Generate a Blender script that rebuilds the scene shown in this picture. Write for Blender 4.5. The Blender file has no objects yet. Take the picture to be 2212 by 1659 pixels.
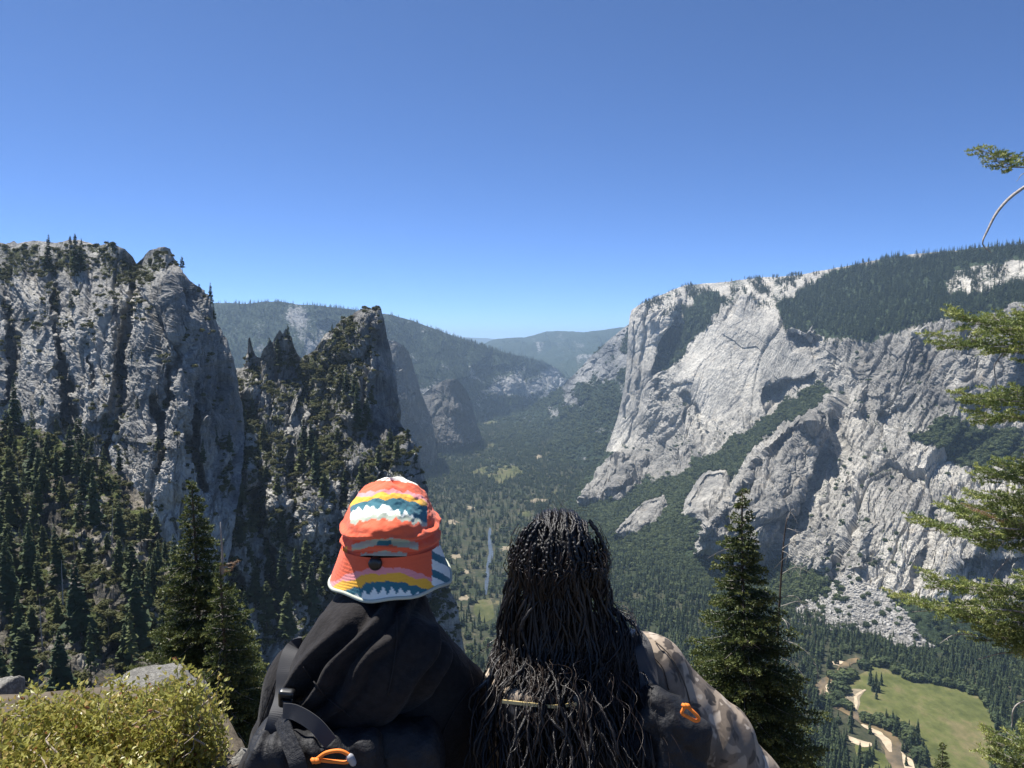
import bpy, bmesh, math, random
import numpy as np
from mathutils import Vector, Matrix

random.seed(7)
RNG = np.random.default_rng(11)
SC = bpy.context.scene
COL = SC.collection

# ---------------------------------------------------------------- camera
W0, H0 = 2212.0, 1659.0          # pixel frame used below for reading positions off the photograph
F = 0.7513 * W0                  # 26 mm equivalent phone lens
HORIZON = 735.0
PITCH = math.atan((H0 / 2 - HORIZON) / F)
CP, SP = math.cos(PITCH), math.sin(PITCH)
cam_d = bpy.data.cameras.new("camera")
cam_d.sensor_fit = 'HORIZONTAL'
cam_d.sensor_width = 36.0
cam_d.lens = 36.0 * 0.7513
cam_d.clip_start = 0.05
cam_d.clip_end = 200000.0
cam = bpy.data.objects.new("camera", cam_d)
COL.objects.link(cam)
cam.location = (0, 0, 0)
cam.rotation_euler = (math.pi / 2 - PITCH, 0, 0)
SC.camera = cam

# ---------------------------------------------------------------- sky and sun
SUN_EL, SUN_AZ = math.radians(64), math.radians(-52)      # azimuth from the view direction, negative = left
SUN = Vector((math.sin(SUN_AZ) * math.cos(SUN_EL), math.cos(SUN_AZ) * math.cos(SUN_EL), math.sin(SUN_EL)))
world = bpy.data.worlds.new("World")
SC.world = world
world.use_nodes = True
wn = world.node_tree
wn.nodes.clear()
sky = wn.nodes.new("ShaderNodeTexSky")
sky.sky_type = 'NISHITA'
sky.sun_disc = False
sky.sun_elevation = SUN_EL
sky.sun_rotation = SUN_AZ
sky.altitude = 6000
sky.air_density = 0.8
sky.dust_density = 0.9
sky.ozone_density = 10.0
bg = wn.nodes.new("ShaderNodeBackground")
bg.inputs[1].default_value = 0.105
wo = wn.nodes.new("ShaderNodeOutputWorld")
wn.links.new(sky.outputs[0], bg.inputs[0])
wn.links.new(bg.outputs[0], wo.inputs[0])
sun_d = bpy.data.lights.new("sun", 'SUN')
sun_d.energy = 5.0
sun_d.angle = math.radians(0.5)
sun_d.color = (1.0, 0.965, 0.91)
sun_o = bpy.data.objects.new("sun", sun_d)
COL.objects.link(sun_o)
sun_o.rotation_euler = SUN.to_track_quat('Z', 'Y').to_euler()
sun_o.location = (-20, 20, 60)
SC.view_settings.view_transform = 'Standard'
SC.view_settings.look = 'None'
SC.view_settings.gamma = 1.0
SC.view_settings.exposure = 0.9
SC.render.film_transparent = False
SC.cycles.use_denoising = True
SC.cycles.max_bounces = 6
SC.cycles.diffuse_bounces = 3
SC.cycles.volume_bounces = 1
SC.cycles.transparent_max_bounces = 8
SC.cycles.sample_clamp_indirect = 6.0

# ---------------------------------------------------------------- helpers: pixels to directions
def P(x, y, d):
    """point whose horizontal forward distance is d, in the direction of photo pixel (x, y)"""
    x = np.asarray(x, float); y = np.asarray(y, float); d = np.asarray(d, float)
    a = (x - W0 / 2) / F
    b = (H0 / 2 - y) / F
    fy = CP + b * SP
    fz = -SP + b * CP
    s = d / fy
    return np.stack([a * s, d + 0 * a, fz * s], -1)

def dz(x, y, z):
    """distance at which the ray of pixel (x, y) meets height z"""
    b = (H0 / 2 - np.asarray(y, float)) / F
    return z * (CP + b * SP) / (-SP + b * CP)

def PZ(x, y, z):
    return P(x, y, dz(x, y, z))

# ---------------------------------------------------------------- helpers: noise
_PERM = np.random.default_rng(3).permutation(4096).astype(np.int64)
_RND = np.random.default_rng(4).random((4096, 4))

def h2(ix, iy, seed=0):
    return _PERM[(_PERM[(ix + seed * 131) & 4095] + iy) & 4095]

def h3(ix, iy, iz, seed=0):
    return _PERM[(_PERM[(_PERM[(ix + seed * 131) & 4095] + iy) & 4095] + iz) & 4095]

def vn2(p, seed=0):
    """smooth value noise in 2-D, -1..1"""
    i = np.floor(p).astype(np.int64); f = p - i
    f = f * f * f * (f * (f * 6 - 15) + 10)
    r = 0
    for dx in (0, 1):
        wx = f[..., 0] if dx else 1 - f[..., 0]
        for dy in (0, 1):
            wy = f[..., 1] if dy else 1 - f[..., 1]
            r = r + wx * wy * _RND[h2(i[..., 0] + dx, i[..., 1] + dy, seed), 0]
    return r * 2 - 1

def vn3(p, seed=0):
    i = np.floor(p).astype(np.int64); f = p - i
    f = f * f * f * (f * (f * 6 - 15) + 10)
    r = 0
    for dx in (0, 1):
        wx = f[..., 0] if dx else 1 - f[..., 0]
        for dy in (0, 1):
            wy = f[..., 1] if dy else 1 - f[..., 1]
            for dz_ in (0, 1):
                wz = f[..., 2] if dz_ else 1 - f[..., 2]
                r = r + wx * wy * wz * _RND[h3(i[..., 0] + dx, i[..., 1] + dy, i[..., 2] + dz_, seed), 0]
    return r * 2 - 1

def fbm2(p, octs=4, seed=0, gain=0.5):
    r = 0; a = 1.0; t = 0
    for o in range(octs):
        r = r + a * vn2(p * 2.0 ** o + 17.3 * o, seed + o); t += a; a *= gain
    return r / t * 1.6

def fbm3(p, octs=4, seed=0, gain=0.5):
    r = 0; a = 1.0; t = 0
    for o in range(octs):
        r = r + a * vn3(p * 2.0 ** o + 17.3 * o, seed + o); t += a; a *= gain
    return r / t * 1.6

def facet2(p, seed=0):
    """jointed-rock relief: each Voronoi cell is a tilted plane. returns height and distance to the joint"""
    i = np.floor(p).astype(np.int64)
    best = np.full(p.shape[:-1], 1e9); sec = best.copy()
    bid = np.zeros(p.shape[:-1], np.int64)
    bx = np.zeros(p.shape[:-1]); by = bx.copy()
    for dx in (-1, 0, 1):
        for dy in (-1, 0, 1):
            cx = i[..., 0] + dx; cy = i[..., 1] + dy
            hid = h2(cx, cy, seed)
            ox = p[..., 0] - (cx + _RND[hid, 1]); oy = p[..., 1] - (cy + _RND[hid, 2])
            d = ox * ox + oy * oy
            m = d < best
            sec = np.where(m, best, np.minimum(sec, d))
            best = np.where(m, d, best)
            bid = np.where(m, hid, bid); bx = np.where(m, ox, bx); by = np.where(m, oy, by)
    r = _RND[bid]
    hgt = (r[..., 0] - .5) * 1.3 + (r[..., 3] - .5) * 1.5 * bx + (_RND[(bid * 7 + 5) & 4095, 1] - .5) * 1.3 * by
    return hgt, np.sqrt(sec) - np.sqrt(best)

# ---------------------------------------------------------------- helpers: meshes and objects
def link(o, parent=None):
    COL.objects.link(o)
    if parent is not None:
        o.parent = parent
    return o

def mesh_np(name, verts, faces, mat=None, smooth=False, attrs=None):
    """verts (N,3), faces (M,3) or (M,4) array, or list of arrays"""
    me = bpy.data.meshes.new(name)
    if not isinstance(faces, (list, tuple)):
        faces = [faces]
    faces = [np.asarray(f, np.int32) for f in faces if len(f)]
    verts = np.asarray(verts, np.float32).reshape(-1, 3)
    nl = sum(f.size for f in faces); nf = sum(len(f) for f in faces)
    me.vertices.add(len(verts)); me.loops.add(nl); me.polygons.add(nf)
    me.vertices.foreach_set("co", verts.ravel())
    me.loops.foreach_set("vertex_index", np.concatenate([f.ravel() for f in faces]))
    tot = np.concatenate([np.full(len(f), f.shape[1], np.int32) for f in faces])
    st = np.concatenate([[0], np.cumsum(tot)[:-1]]).astype(np.int32)
    me.polygons.foreach_set("loop_start", st)
    me.polygons.foreach_set("loop_total", tot)
    me.polygons.foreach_set("use_smooth", np.full(nf, bool(smooth)))
    if attrs:
        for k, v in attrs.items():
            v = np.asarray(v, np.float32)
            if v.ndim == 1:
                a = me.attributes.new(k, 'FLOAT', 'POINT'); a.data.foreach_set("value", v)
            else:
                a = me.attributes.new(k, 'FLOAT_VECTOR', 'POINT'); a.data.foreach_set("vector", v.ravel())
    me.update(calc_edges=True)
    if mat is not None:
        for m_ in (mat if isinstance(mat, (list, tuple)) else [mat]):
            me.materials.append(m_)
    return me

def obj(name, me, parent=None, label=None, cat=None, group=None, kind=None, loc=None):
    o = bpy.data.objects.new(name, me)
    link(o, parent)
    if loc is not None:
        o.location = loc
    return tag(o, label, cat, group, kind)

def tag(o, label=None, cat=None, group=None, kind=None):
    if label: o["label"] = label
    if cat: o["category"] = cat
    if group: o["group"] = group
    if kind: o["kind"] = kind
    return o

def grid_faces(nv, nu):
    i = np.arange(nv * nu).reshape(nv, nu)
    return np.stack([i[:-1, :-1], i[1:, :-1], i[1:, 1:], i[:-1, 1:]], -1).reshape(-1, 4)

class MB:
    """collects vertices and faces for one mesh"""
    def __init__(s): s.v = []; s.q = []; s.t = []; s.n = 0
    def add(s, v, f):
        v = np.asarray(v, float).reshape(-1, 3); f = np.asarray(f, np.int64)
        if f.size:
            (s.q if f.shape[1] == 4 else s.t).append(f + s.n)
        s.v.append(v); s.n += len(v)
    def mesh(s, name, mat=None, smooth=False, attrs=None):
        fs = []
        if s.q: fs.append(np.concatenate(s.q))
        if s.t: fs.append(np.concatenate(s.t))
        return mesh_np(name, np.concatenate(s.v), fs, mat, smooth, attrs)

def tube(mb, pts, rad, n=6, cap=True, squash=None):
    """tube along a polyline, radius per point"""
    pts = np.asarray(pts, float); k = len(pts)
    rad = np.broadcast_to(np.asarray(rad, float), (k,))
    t = np.gradient(pts, axis=0); t /= np.linalg.norm(t, axis=1, keepdims=True) + 1e-12
    ref = np.array([0, 0, 1.0]) if abs(t[:, 2]).mean() < .8 else np.array([1.0, 0, 0])
    a = np.cross(t, ref); a /= np.linalg.norm(a, axis=1, keepdims=True) + 1e-12
    b = np.cross(t, a)
    th = np.linspace(0, 2 * np.pi, n, endpoint=False)
    sq = 1.0 if squash is None else squash
    v = pts[:, None] + rad[:, None, None] * (np.cos(th)[None, :, None] * a[:, None] + sq * np.sin(th)[None, :, None] * b[:, None])
    v = v.reshape(-1, 3)
    i = np.arange(k * n).reshape(k, n)
    q = np.stack([i[:-1], np.roll(i[:-1], -1, 1), np.roll(i[1:], -1, 1), i[1:]], -1).reshape(-1, 4)
    base = mb.n
    mb.add(v, q)
    if cap:
        mb.add(np.array([pts[0], pts[-1]]), np.zeros((0, 3), int))
        c0, c1 = mb.n - 2, mb.n - 1
        r0 = base + i[0]; r1 = base + i[-1]
        f0 = np.stack([np.full(n, c0), np.roll(r0, -1), r0], -1)
        f1 = np.stack([np.full(n, c1), r1, np.roll(r1, -1)], -1)
        mb.t.append(np.concatenate([f0, f1]))

def poly_resample(pts, m, key=None):
    pts = np.asarray(pts, float)
    if key is None:
        s = np.concatenate([[0], np.cumsum(np.linalg.norm(np.diff(pts[:, :2], axis=0), axis=1))])
    else:
        s = np.abs(pts[:, key] - pts[0, key])
    s = s / s[-1]
    t = np.linspace(0, 1, m)
    return np.stack([np.interp(t, s, pts[:, c]) for c in range(pts.shape[1])], -1)

def catmull(pts, m):
    """smooth curve through pts"""
    pts = np.asarray(pts, float)
    p = np.vstack([2 * pts[0] - pts[1], pts, 2 * pts[-1] - pts[-2]])
    n = len(pts) - 1
    t = np.linspace(0, n, m); i = np.minimum(t.astype(int), n - 1); f = (t - i)[:, None]
    a, b, c, d = p[i], p[i + 1], p[i + 2], p[i + 3]
    return .5 * ((2 * b) + (-a + c) * f + (2 * a - 5 * b + 4 * c - d) * f ** 2 + (-a + 3 * b - 3 * c + d) * f ** 3)

def inside(poly, x, y):
    poly = np.asarray(poly, float)
    r = np.zeros(x.shape, bool)
    j = len(poly) - 1
    for i in range(len(poly)):
        xi, yi = poly[i]; xj, yj = poly[j]
        c = ((yi > y) != (yj > y)) & (x < (xj - xi) * (y - yi) / (yj - yi + 1e-12) + xi)
        r ^= c
        j = i
    return r

def dist_line(line, x, y, closed=False):
    line = np.asarray(line, float)
    if closed:
        line = np.vstack([line, line[:1]])
    best = np.full(x.shape, 1e9)
    for a, b in zip(line[:-1], line[1:]):
        ab = b - a
        t = np.clip(((x - a[0]) * ab[0] + (y - a[1]) * ab[1]) / (ab @ ab + 1e-12), 0, 1)
        best = np.minimum(best, np.hypot(x - a[0] - t * ab[0], y - a[1] - t * ab[1]))
    return best

def soft_poly(poly, x, y, w):
    """1 inside, fading over w pixels at the edge"""
    d = dist_line(poly, x, y, True)
    return np.clip(.5 + np.where(inside(poly, x, y), d, -d) / (2 * w), 0, 1)

# ---------------------------------------------------------------- helpers: shader nodes
def new_mat(name):
    m = bpy.data.materials.new(name)
    m.use_nodes = True
    nt = m.node_tree
    nt.nodes.clear()
    out = nt.nodes.new("ShaderNodeOutputMaterial")
    return m, nt, out

def nd(nt, kind, ins=None, **props):
    n = nt.nodes.new(kind)
    for k, v in props.items():
        setattr(n, k, v)
    if ins:
        for k, v in ins.items():
            s = n.inputs[k]
            if isinstance(v, bpy.types.NodeSocket):
                nt.links.new(v, s)
            else:
                s.default_value = v
    return n

def mixc(nt, fac, a, b, blend='MIX'):
    n = nt.nodes.new("ShaderNodeMix"); n.data_type = 'RGBA'; n.blend_type = blend
    for s, v in ((n.inputs[0], fac), (n.inputs[6], a), (n.inputs[7], b)):
        if isinstance(v, bpy.types.NodeSocket): nt.links.new(v, s)
        elif isinstance(v, (int, float)): s.default_value = v
        else: s.default_value = (*v, 1) if len(v) == 3 else v
    return n.outputs[2]

def mathn(nt, op, a, b=None, clamp=False):
    n = nt.nodes.new("ShaderNodeMath"); n.operation = op; n.use_clamp = clamp
    for s, v in ((n.inputs[0], a), (n.inputs[1], b)):
        if v is None: continue
        if isinstance(v, bpy.types.NodeSocket): nt.links.new(v, s)
        else: s.default_value = v
    return n.outputs[0]

def ramp(nt, fac, stops):
    n = nt.nodes.new("ShaderNodeValToRGB")
    e = n.color_ramp.elements
    while len(e) < len(stops): e.new(0.5)
    for i, (p, c) in enumerate(stops):
        e[i].position = p
        e[i].color = (*c, 1) if len(c) == 3 else c
    nt.links.new(fac, n.inputs[0])
    return n.outputs[0]

def noise_n(nt, vec, scale, detail=4, rough=.55, dist=0.0):
    n = nd(nt, "ShaderNodeTexNoise", {"Scale": scale, "Detail": detail, "Roughness": rough, "Distortion": dist})
    if vec is not None: nt.links.new(vec, n.inputs["Vector"])
    return n.outputs[0]

def mapping(nt, vec, scale=(1, 1, 1), rot=(0, 0, 0)):
    n = nd(nt, "ShaderNodeMapping", {"Scale": scale, "Rotation": rot})
    nt.links.new(vec, n.inputs["Vector"])
    return n.outputs[0]

def simple_mat(name, col, rough=.7, spec=.3, bump=None, var=0.0, vscale=20.0, sheen=0.0, coord='Object', trans=0.0):
    m, nt, out = new_mat(name)
    b = nd(nt, "ShaderNodeBsdfPrincipled", {"Roughness": rough, "Specular IOR Level": spec})
    tc = nd(nt, "ShaderNodeTexCoord").outputs[coord]
    c = None
    if var > 0:
        nz = noise_n(nt, tc, vscale, 5, .6)
        lo = tuple(max(0, v * (1 - var)) for v in col); hi = tuple(v * (1 + var) for v in col)
        c = ramp(nt, nz, [(.3, lo), (.7, hi)])
        nt.links.new(c, b.inputs["Base Color"])
    else:
        b.inputs["Base Color"].default_value = (*col, 1)
    if sheen: b.inputs["Sheen Weight"].default_value = sheen
    if bump:
        nz = noise_n(nt, tc, bump[0], 5, .6)
        bn = nd(nt, "ShaderNodeBump", {"Strength": bump[1], "Distance": bump[2], "Height": nz})
        nt.links.new(bn.outputs[0], b.inputs["Normal"])
    sh = b.outputs[0]
    if trans > 0:
        tr = nd(nt, "ShaderNodeBsdfTranslucent")
        if c is not None: nt.links.new(c, tr.inputs[0])
        else: tr.inputs[0].default_value = (*col, 1)
        mx = nd(nt, "ShaderNodeMixShader", {0: trans})
        nt.links.new(sh, mx.inputs[1]); nt.links.new(tr.outputs[0], mx.inputs[2])
        sh = mx.outputs[0]
    nt.links.new(sh, out.inputs[0])
    return m
# ================================================================= terrain
def rock_mat(name, s, veg_col=(.045, .06, .022), dark=(.10, .105, .115), mid=(.27, .272, .27), light=(.56, .55, .52), streak=.5, bumps=1.0, tan=(.42, .33, .22)):
    m, nt, out = new_mat(name)
    pos = nd(nt, "ShaderNodeNewGeometry").outputs["Position"]
    tone = nd(nt, "ShaderNodeAttribute", attribute_name="tone").outputs["Fac"]
    veg = nd(nt, "ShaderNodeAttribute", attribute_name="veg").outputs["Fac"]
    big = noise_n(nt, mapping(nt, pos, (1 / (30 * s),) * 3), 1.0, 6, .6)
    st = noise_n(nt, mapping(nt, pos, (1 / (5 * s), 1 / (5 * s), 1 / (60 * s)), (0.0, 0.25, 0.0)), 1.0, 5, .65, .6)
    fine = noise_n(nt, mapping(nt, pos, (1 / (2.2 * s),) * 3), 1.0, 5, .7)
    v = mathn(nt, 'ADD', tone, mathn(nt, 'MULTIPLY', mathn(nt, 'SUBTRACT', big, .5), .75))
    v = mathn(nt, 'ADD', v, mathn(nt, 'MULTIPLY', mathn(nt, 'SUBTRACT', st, .5), streak))
    v = mathn(nt, 'ADD', v, mathn(nt, 'MULTIPLY', mathn(nt, 'SUBTRACT', fine, .5), .45), True)
    c = ramp(nt, v, [(0.05, dark), (.42, mid), (.8, light), (1.0, tuple(min(.75, q * 1.2) for q in light))])
    # warm stain patches
    tn = noise_n(nt, mapping(nt, pos, (1 / (18 * s), 1 / (18 * s), 1 / (30 * s))), 1.0, 3, .5)
    c = mixc(nt, ramp(nt, tn, [(.62, (0, 0, 0)), (.78, (.35,) * 3)]), c, tan)
    vz = mathn(nt, 'ADD', veg, mathn(nt, 'MULTIPLY', mathn(nt, 'SUBTRACT', noise_n(nt, mapping(nt, pos, (1 / (5 * s),) * 3), 1.0, 4, .65), .5), 1.3))
    vf = ramp(nt, vz, [(.42, (0, 0, 0)), (.58, (1, 1, 1))])
    vc = ramp(nt, noise_n(nt, mapping(nt, pos, (1 / (3 * s),) * 3), 1.0, 4, .7), [(.3, tuple(q * .5 for q in veg_col)), (.7, tuple(q * 1.7 for q in veg_col))])
    c = mixc(nt, vf, c, vc)
    b = nd(nt, "ShaderNodeBsdfPrincipled", {"Base Color": c, "Roughness": .9, "Specular IOR Level": .15})
    hgt = mathn(nt, 'ADD', mathn(nt, 'MULTIPLY', noise_n(nt, mapping(nt, pos, (1 / (3.2 * s), 1 / (3.2 * s), 1 / (8 * s)), (0, .3, 0)), 1.0, 6, .72, 0.0), 1.0),
                mathn(nt, 'MULTIPLY', vf, .3))
    vo = nd(nt, "ShaderNodeTexVoronoi", {"Scale": 1.0}); nt.links.new(mapping(nt, pos, (1 / (4.5 * s), 1 / (4.5 * s), 1 / (13 * s)), (0, .3, 0)), vo.inputs["Vector"])
    hgt = mathn(nt, 'ADD', hgt, mathn(nt, 'MULTIPLY', vo.outputs["Distance"], -.55))
    bn = nd(nt, "ShaderNodeBump", {"Strength": 1.0, "Distance": 4.5 * s * bumps, "Height": hgt})
    nt.links.new(bn.outputs[0], b.inputs["Normal"])
    nt.links.new(b.outputs[0], out.inputs[0])
    return m

def rbf(ctrl):
    """smooth surface of log distance through scattered (x, y, distance) readings"""
    c = np.asarray(ctrl, float)
    xy = c[:, :2] / 500.0; v = np.log(c[:, 2]); n = len(c)
    K = np.linalg.norm(xy[:, None] - xy[None], axis=-1)
    Pm = np.hstack([np.ones((n, 1)), xy])
    A = np.block([[K - 1e-4 * np.eye(n), Pm], [Pm.T, np.zeros((3, 3))]])
    w = np.linalg.solve(A, np.concatenate([v, np.zeros(3)]))
    def f(x, y):
        q = np.stack([x, y], -1).reshape(-1, 2) / 500.0
        r = np.zeros(len(q))
        for k in range(n):
            r += w[k] * np.hypot(q[:, 0] - xy[k, 0], q[:, 1] - xy[k, 1])
        r += w[n] + w[n + 1] * q[:, 0] + w[n + 2] * q[:, 1]
        return np.exp(r).reshape(x.shape)
    return f

def jag(line, step, amp, seed, key=0):
    """refine an outline and roughen it"""
    line = np.asarray(line, float)
    L = np.abs(line[-1, key] - line[0, key])
    m = max(4, int(L / step))
    q = poly_resample(line, m, key)
    t = q[:, key]
    n = fbm2(np.stack([t / 34.0, np.zeros(m) + seed * 3.7], -1), 5, seed, .62)
    other = 1 - key
    w = np.minimum(1, np.minimum(np.arange(m), np.arange(m)[::-1]) / 3.0)
    q[:, other] += amp * n * w
    return q

class Net:
    """a stretch of terrain: outline and distances read off the photograph, relief in metres"""
    def __init__(s, T, B, L, R, ctrl, step, feats=(), grooves=(), tkey=0):
        nu = int(max(abs(T[-1][0] - T[0][0]), abs(B[-1][0] - B[0][0])) / step)
        nv = int(max(abs(L[-1][1] - L[0][1]), abs(R[-1][1] - R[0][1])) / step)
        s.nu, s.nv = nu, nv
        T = poly_resample(T, nu, 0); B = poly_resample(B, nu, 0)
        L = poly_resample(L, nv, 1); R = poly_resample(R, nv, 1)
        u = np.linspace(0, 1, nu)[None, :, None]; v = np.linspace(0, 1, nv)[:, None, None]
        xy = (1 - v) * T[None] + v * B[None] + (1 - u) * L[:, None] + u * R[:, None] \
            - ((1 - u) * (1 - v) * T[0] + u * (1 - v) * T[-1] + (1 - u) * v * B[0] + u * v * B[-1])
        s.x, s.y = xy[..., 0], xy[..., 1]
        s.u, s.v = u[..., 0] + 0 * v[..., 0], v[..., 0] + 0 * u[..., 0]
        cc = []
        for c in ctrl:
            cc.append((c[0], c[1], float(dz(c[0], c[1], c[2])) if c[2] < 0 else c[2]))
        d = rbf(cc)(s.x, s.y)
        # a little wander so that outlines below are not straight
        wx = s.x + 5 * fbm2(np.stack([s.x, s.y], -1) / 26.0, 3, 91); wy = s.y + 5 * fbm2(np.stack([s.x, s.y], -1) / 26.0, 3, 97)
        for poly, crest, amp in feats:
            ins = inside(poly, wx, wy)
            if not ins.any(): continue
            dB = dist_line(poly, wx[ins], wy[ins], True); dC = dist_line(crest, wx[ins], wy[ins])
            d[ins] -= amp * (dB / (dB + dC + 1e-6)) ** .8
        for line, wpx, amp in grooves:
            dd = dist_line(line, wx, wy)
            d += amp * np.exp(-(dd / wpx) ** 2)
        s.d = d
        s.pos = P(s.x, s.y, d)
        s.tone = np.full(s.x.shape, .45); s.veg = np.zeros(s.x.shape)
        s.normals()

    def normals(s):
        gu = np.gradient(s.pos, axis=1); gv = np.gradient(s.pos, axis=0)
        n = np.cross(gv, gu)
        n /= np.linalg.norm(n, axis=-1, keepdims=True) + 1e-9
        toc = -s.pos
        flip = (n * toc).sum(-1, keepdims=True) < 0
        s.n = np.where(flip, -n, n)
        s.area = np.linalg.norm(np.cross(gv, gu), axis=-1)

    def relief(s, octs, fb=(), shear=.35, seed=0, mask=None, dref=700., edge=(0, 0), top=8, cross=.42):
        """jointed relief; sizes are metres at distance dref and grow with distance, shear leans the joints"""
        pos = s.pos
        a = (s.x - W0 / 2) / F * dref; z = (HORIZON - s.y) / F * dref
        a = a + dref * .005 * fbm2(np.stack([s.x, s.y], -1) / 60, 2, seed + 33)
        disp = 0
        for k, (su, sv, amp) in enumerate(octs):
            for j, (sh, w) in enumerate(((shear, .85), (-.9 * shear - .25, cross))):      # two joint sets
                if j: q = np.stack([(a - sh * z) / (su * 1.7), z / (sv * .45)], -1)
                else: q = np.stack([(a - sh * z) / su, z / sv], -1)
                q = q + .03 * np.stack([vn2(q * 2.3 + 5, seed + 40 + k), vn2(q * 2.3 + 9, seed + 50 + k)], -1)
                h, e = facet2(q, seed + k + 7 * j)
                disp = disp + w * amp * h
                if not j: disp = disp - amp * .45 * np.exp(-(e / .045) ** 2)
        for k, (sc, amp) in enumerate(fb):
            disp = disp + amp * fbm3(pos / sc, 3, seed + 70 + k)
        disp = disp * s.d / dref
        if mask is not None: disp = disp * mask
        if top: disp = disp * np.clip(.12 + s.v * s.nv / top, 0, 1)
        if edge[0]: disp = disp * np.clip(.15 + s.u * s.nu / edge[0], 0, 1)
        if edge[1]: disp = disp * np.clip(.15 + (1 - s.u) * s.nu / edge[1], 0, 1)
        n = s.n.copy()
        for _ in range(4):
            n[1:-1, 1:-1] = (n[1:-1, 1:-1] * 2 + n[:-2, 1:-1] + n[2:, 1:-1] + n[1:-1, :-2] + n[1:-1, 2:]) / 6
        n /= np.linalg.norm(n, axis=-1, keepdims=True) + 1e-9
        s.pos = pos + n * disp[..., None]
        s.disp = disp
        s.normals()

    def build(s, name, mat, skirt=None, **kw):
        pos = s.pos; tone = s.tone; veg = s.veg
        if skirt:                      # carry the outline back and away so the mass has depth
            def out(p, k, side=0):
                return p * (1 + k * skirt / p[..., 1:2]) + np.array([side * .25 * skirt * k, 0, -.22 * skirt * k])
            top = np.stack([out(pos[0], 1.0), out(pos[0], .35)]); pos = np.concatenate([top, pos])
            tone = np.concatenate([tone[:1], tone[:1], tone]); veg = np.concatenate([veg[:1], veg[:1], veg])
            r = np.stack([out(pos[:, -1], .35, -1), out(pos[:, -1], 1.0, -1)], 1)
            l = np.stack([out(pos[:, 0], 1.0, 1), out(pos[:, 0], .35, 1)], 1)
            pos = np.concatenate([l, pos, r], 1)
            tone = np.concatenate([tone[:, :1], tone[:, :1], tone, tone[:, -1:], tone[:, -1:]], 1)
            veg = np.concatenate([veg[:, :1], veg[:, :1], veg, veg[:, -1:], veg[:, -1:]], 1)
        me = mesh_np(name, pos.reshape(-1, 3), grid_faces(*pos.shape[:2]), mat, False, {"tone": tone.ravel(), "veg": np.clip(veg, 0, 1).ravel()})
        return obj(name, me, **kw)

    def sample(s, n, weight, rng=RNG):
        """n random points on the surface, by area times weight"""
        w = (s.area * np.clip(weight, 0, None)).ravel()
        idx = rng.choice(w.size, n, p=w / w.sum())
        return s.pos.reshape(-1, 3)[idx] , idx

MAT_ROCK_NEAR = rock_mat("granite_near", .8, streak=.9, dark=(.06, .062, .065), mid=(.225, .222, .212), light=(.52, .50, .455), veg_col=(.050, .060, .020))
MAT_ROCK_WALL = rock_mat("granite_wall", 3.0, veg_col=(.030, .045, .02), dark=(.085, .082, .077), mid=(.29, .275, .245), light=(.60, .565, .49), streak=.95, bumps=.75)
MAT_ROCK_FAR = rock_mat("granite_far", 6.0, veg_col=(.022, .036, .018), dark=(.10, .105, .11), mid=(.25, .25, .245), light=(.5, .48, .44))

FP = 1.8      # mesh step in photo pixels

# ---- the near cliff on the left
A = Net(T=jag([(-90, 532), (0, 525), (14, 527), (30, 520), (38, 526), (70, 520), (120, 523), (150, 517), (175, 520), (212, 534), (235, 527), (252, 530), (270, 538), (286, 552), (295, 569), (305, 560), (325, 540), (355, 533), (368, 537)], 2, 2.6, 1),
        R=jag([(368, 537), (382, 567), (396, 590), (410, 607), (437, 629), (450, 652), (470, 697), (490, 732), (501, 770), (510, 804), (522, 867), (528, 930), (526, 1000), (510, 1110), (470, 1350)], 2, 2.6, 2, 1),
        L=[(-90, 532), (-90, 1300)], B=[(-90, 1300), (470, 1350)],
        ctrl=[(-90, 530, 900), (0, 524, 880), (100, 520, 860), (200, 530, 840), (270, 538, 820), (296, 570, 845), (355, 533, 790), (368, 537, 795),
              (0, 600, 815), (150, 600, 790), (270, 620, 770), (340, 620, 735), (385, 600, 745), (405, 700, 712), (420, 800, 690), (445, 900, 668),
              (382, 567, 800), (437, 629, 812), (470, 697, 815), (510, 804, 815), (522, 867, 810), (528, 930, 800),
              (0, 760, 745), (150, 760, 720), (270, 780, 712), (340, 780, 682), (0, 930, 680), (150, 950, 655), (270, 950, 652), (380, 960, 636),
              (-90, 1300, 590), (200, 1300, 575), (470, 1350, 590), (510, 1110, 640), (400, 1150, 610)],
        step=FP,
        feats=[([(300, 590), (330, 548), (364, 540), (388, 600), (402, 720), (422, 860), (400, 950), (340, 900), (285, 830), (280, 700)], [(356, 545), (372, 700), (395, 880)], 26),
               ([(60, 640), (120, 600), (125, 700), (118, 800), (140, 900), (90, 920), (50, 800)], [(110, 620), (112, 760), (128, 890)], 18),
               ([(150, 700), (230, 640), (260, 700), (255, 800), (240, 900), (170, 930), (150, 820)], [(240, 660), (245, 780), (228, 890)], 17),
               ([(-40, 640), (10, 620), (15, 760), (5, 880), (-40, 900)], [(5, 640), (8, 760), (0, 860)], 16),
               ([(425, 830), (455, 800), (470, 900), (470, 1010), (420, 1030)], [(452, 830), (462, 960)], 20),
               ([(300, 960), (360, 900), (415, 960), (410, 1080), (330, 1100)], [(395, 930), (400, 1040)], 22)],
        grooves=[([(297, 575), (275, 690), (263, 800), (268, 900), (235, 970), (225, 1060)], 8, 26), ([(118, 620), (128, 740), (142, 850), (150, 930)], 7, 24),
                 ([(12, 660), (24, 760), (14, 860)], 7, 18), ([(330, 860), (352, 920), (345, 1010)], 7, 22), ([(190, 700), (196, 760), (205, 840)], 5, 14),
                 ([(395, 640), (384, 760), (356, 870)], 8, 22), ([(430, 880), (420, 960), (440, 1060)], 6, 22)])
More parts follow.
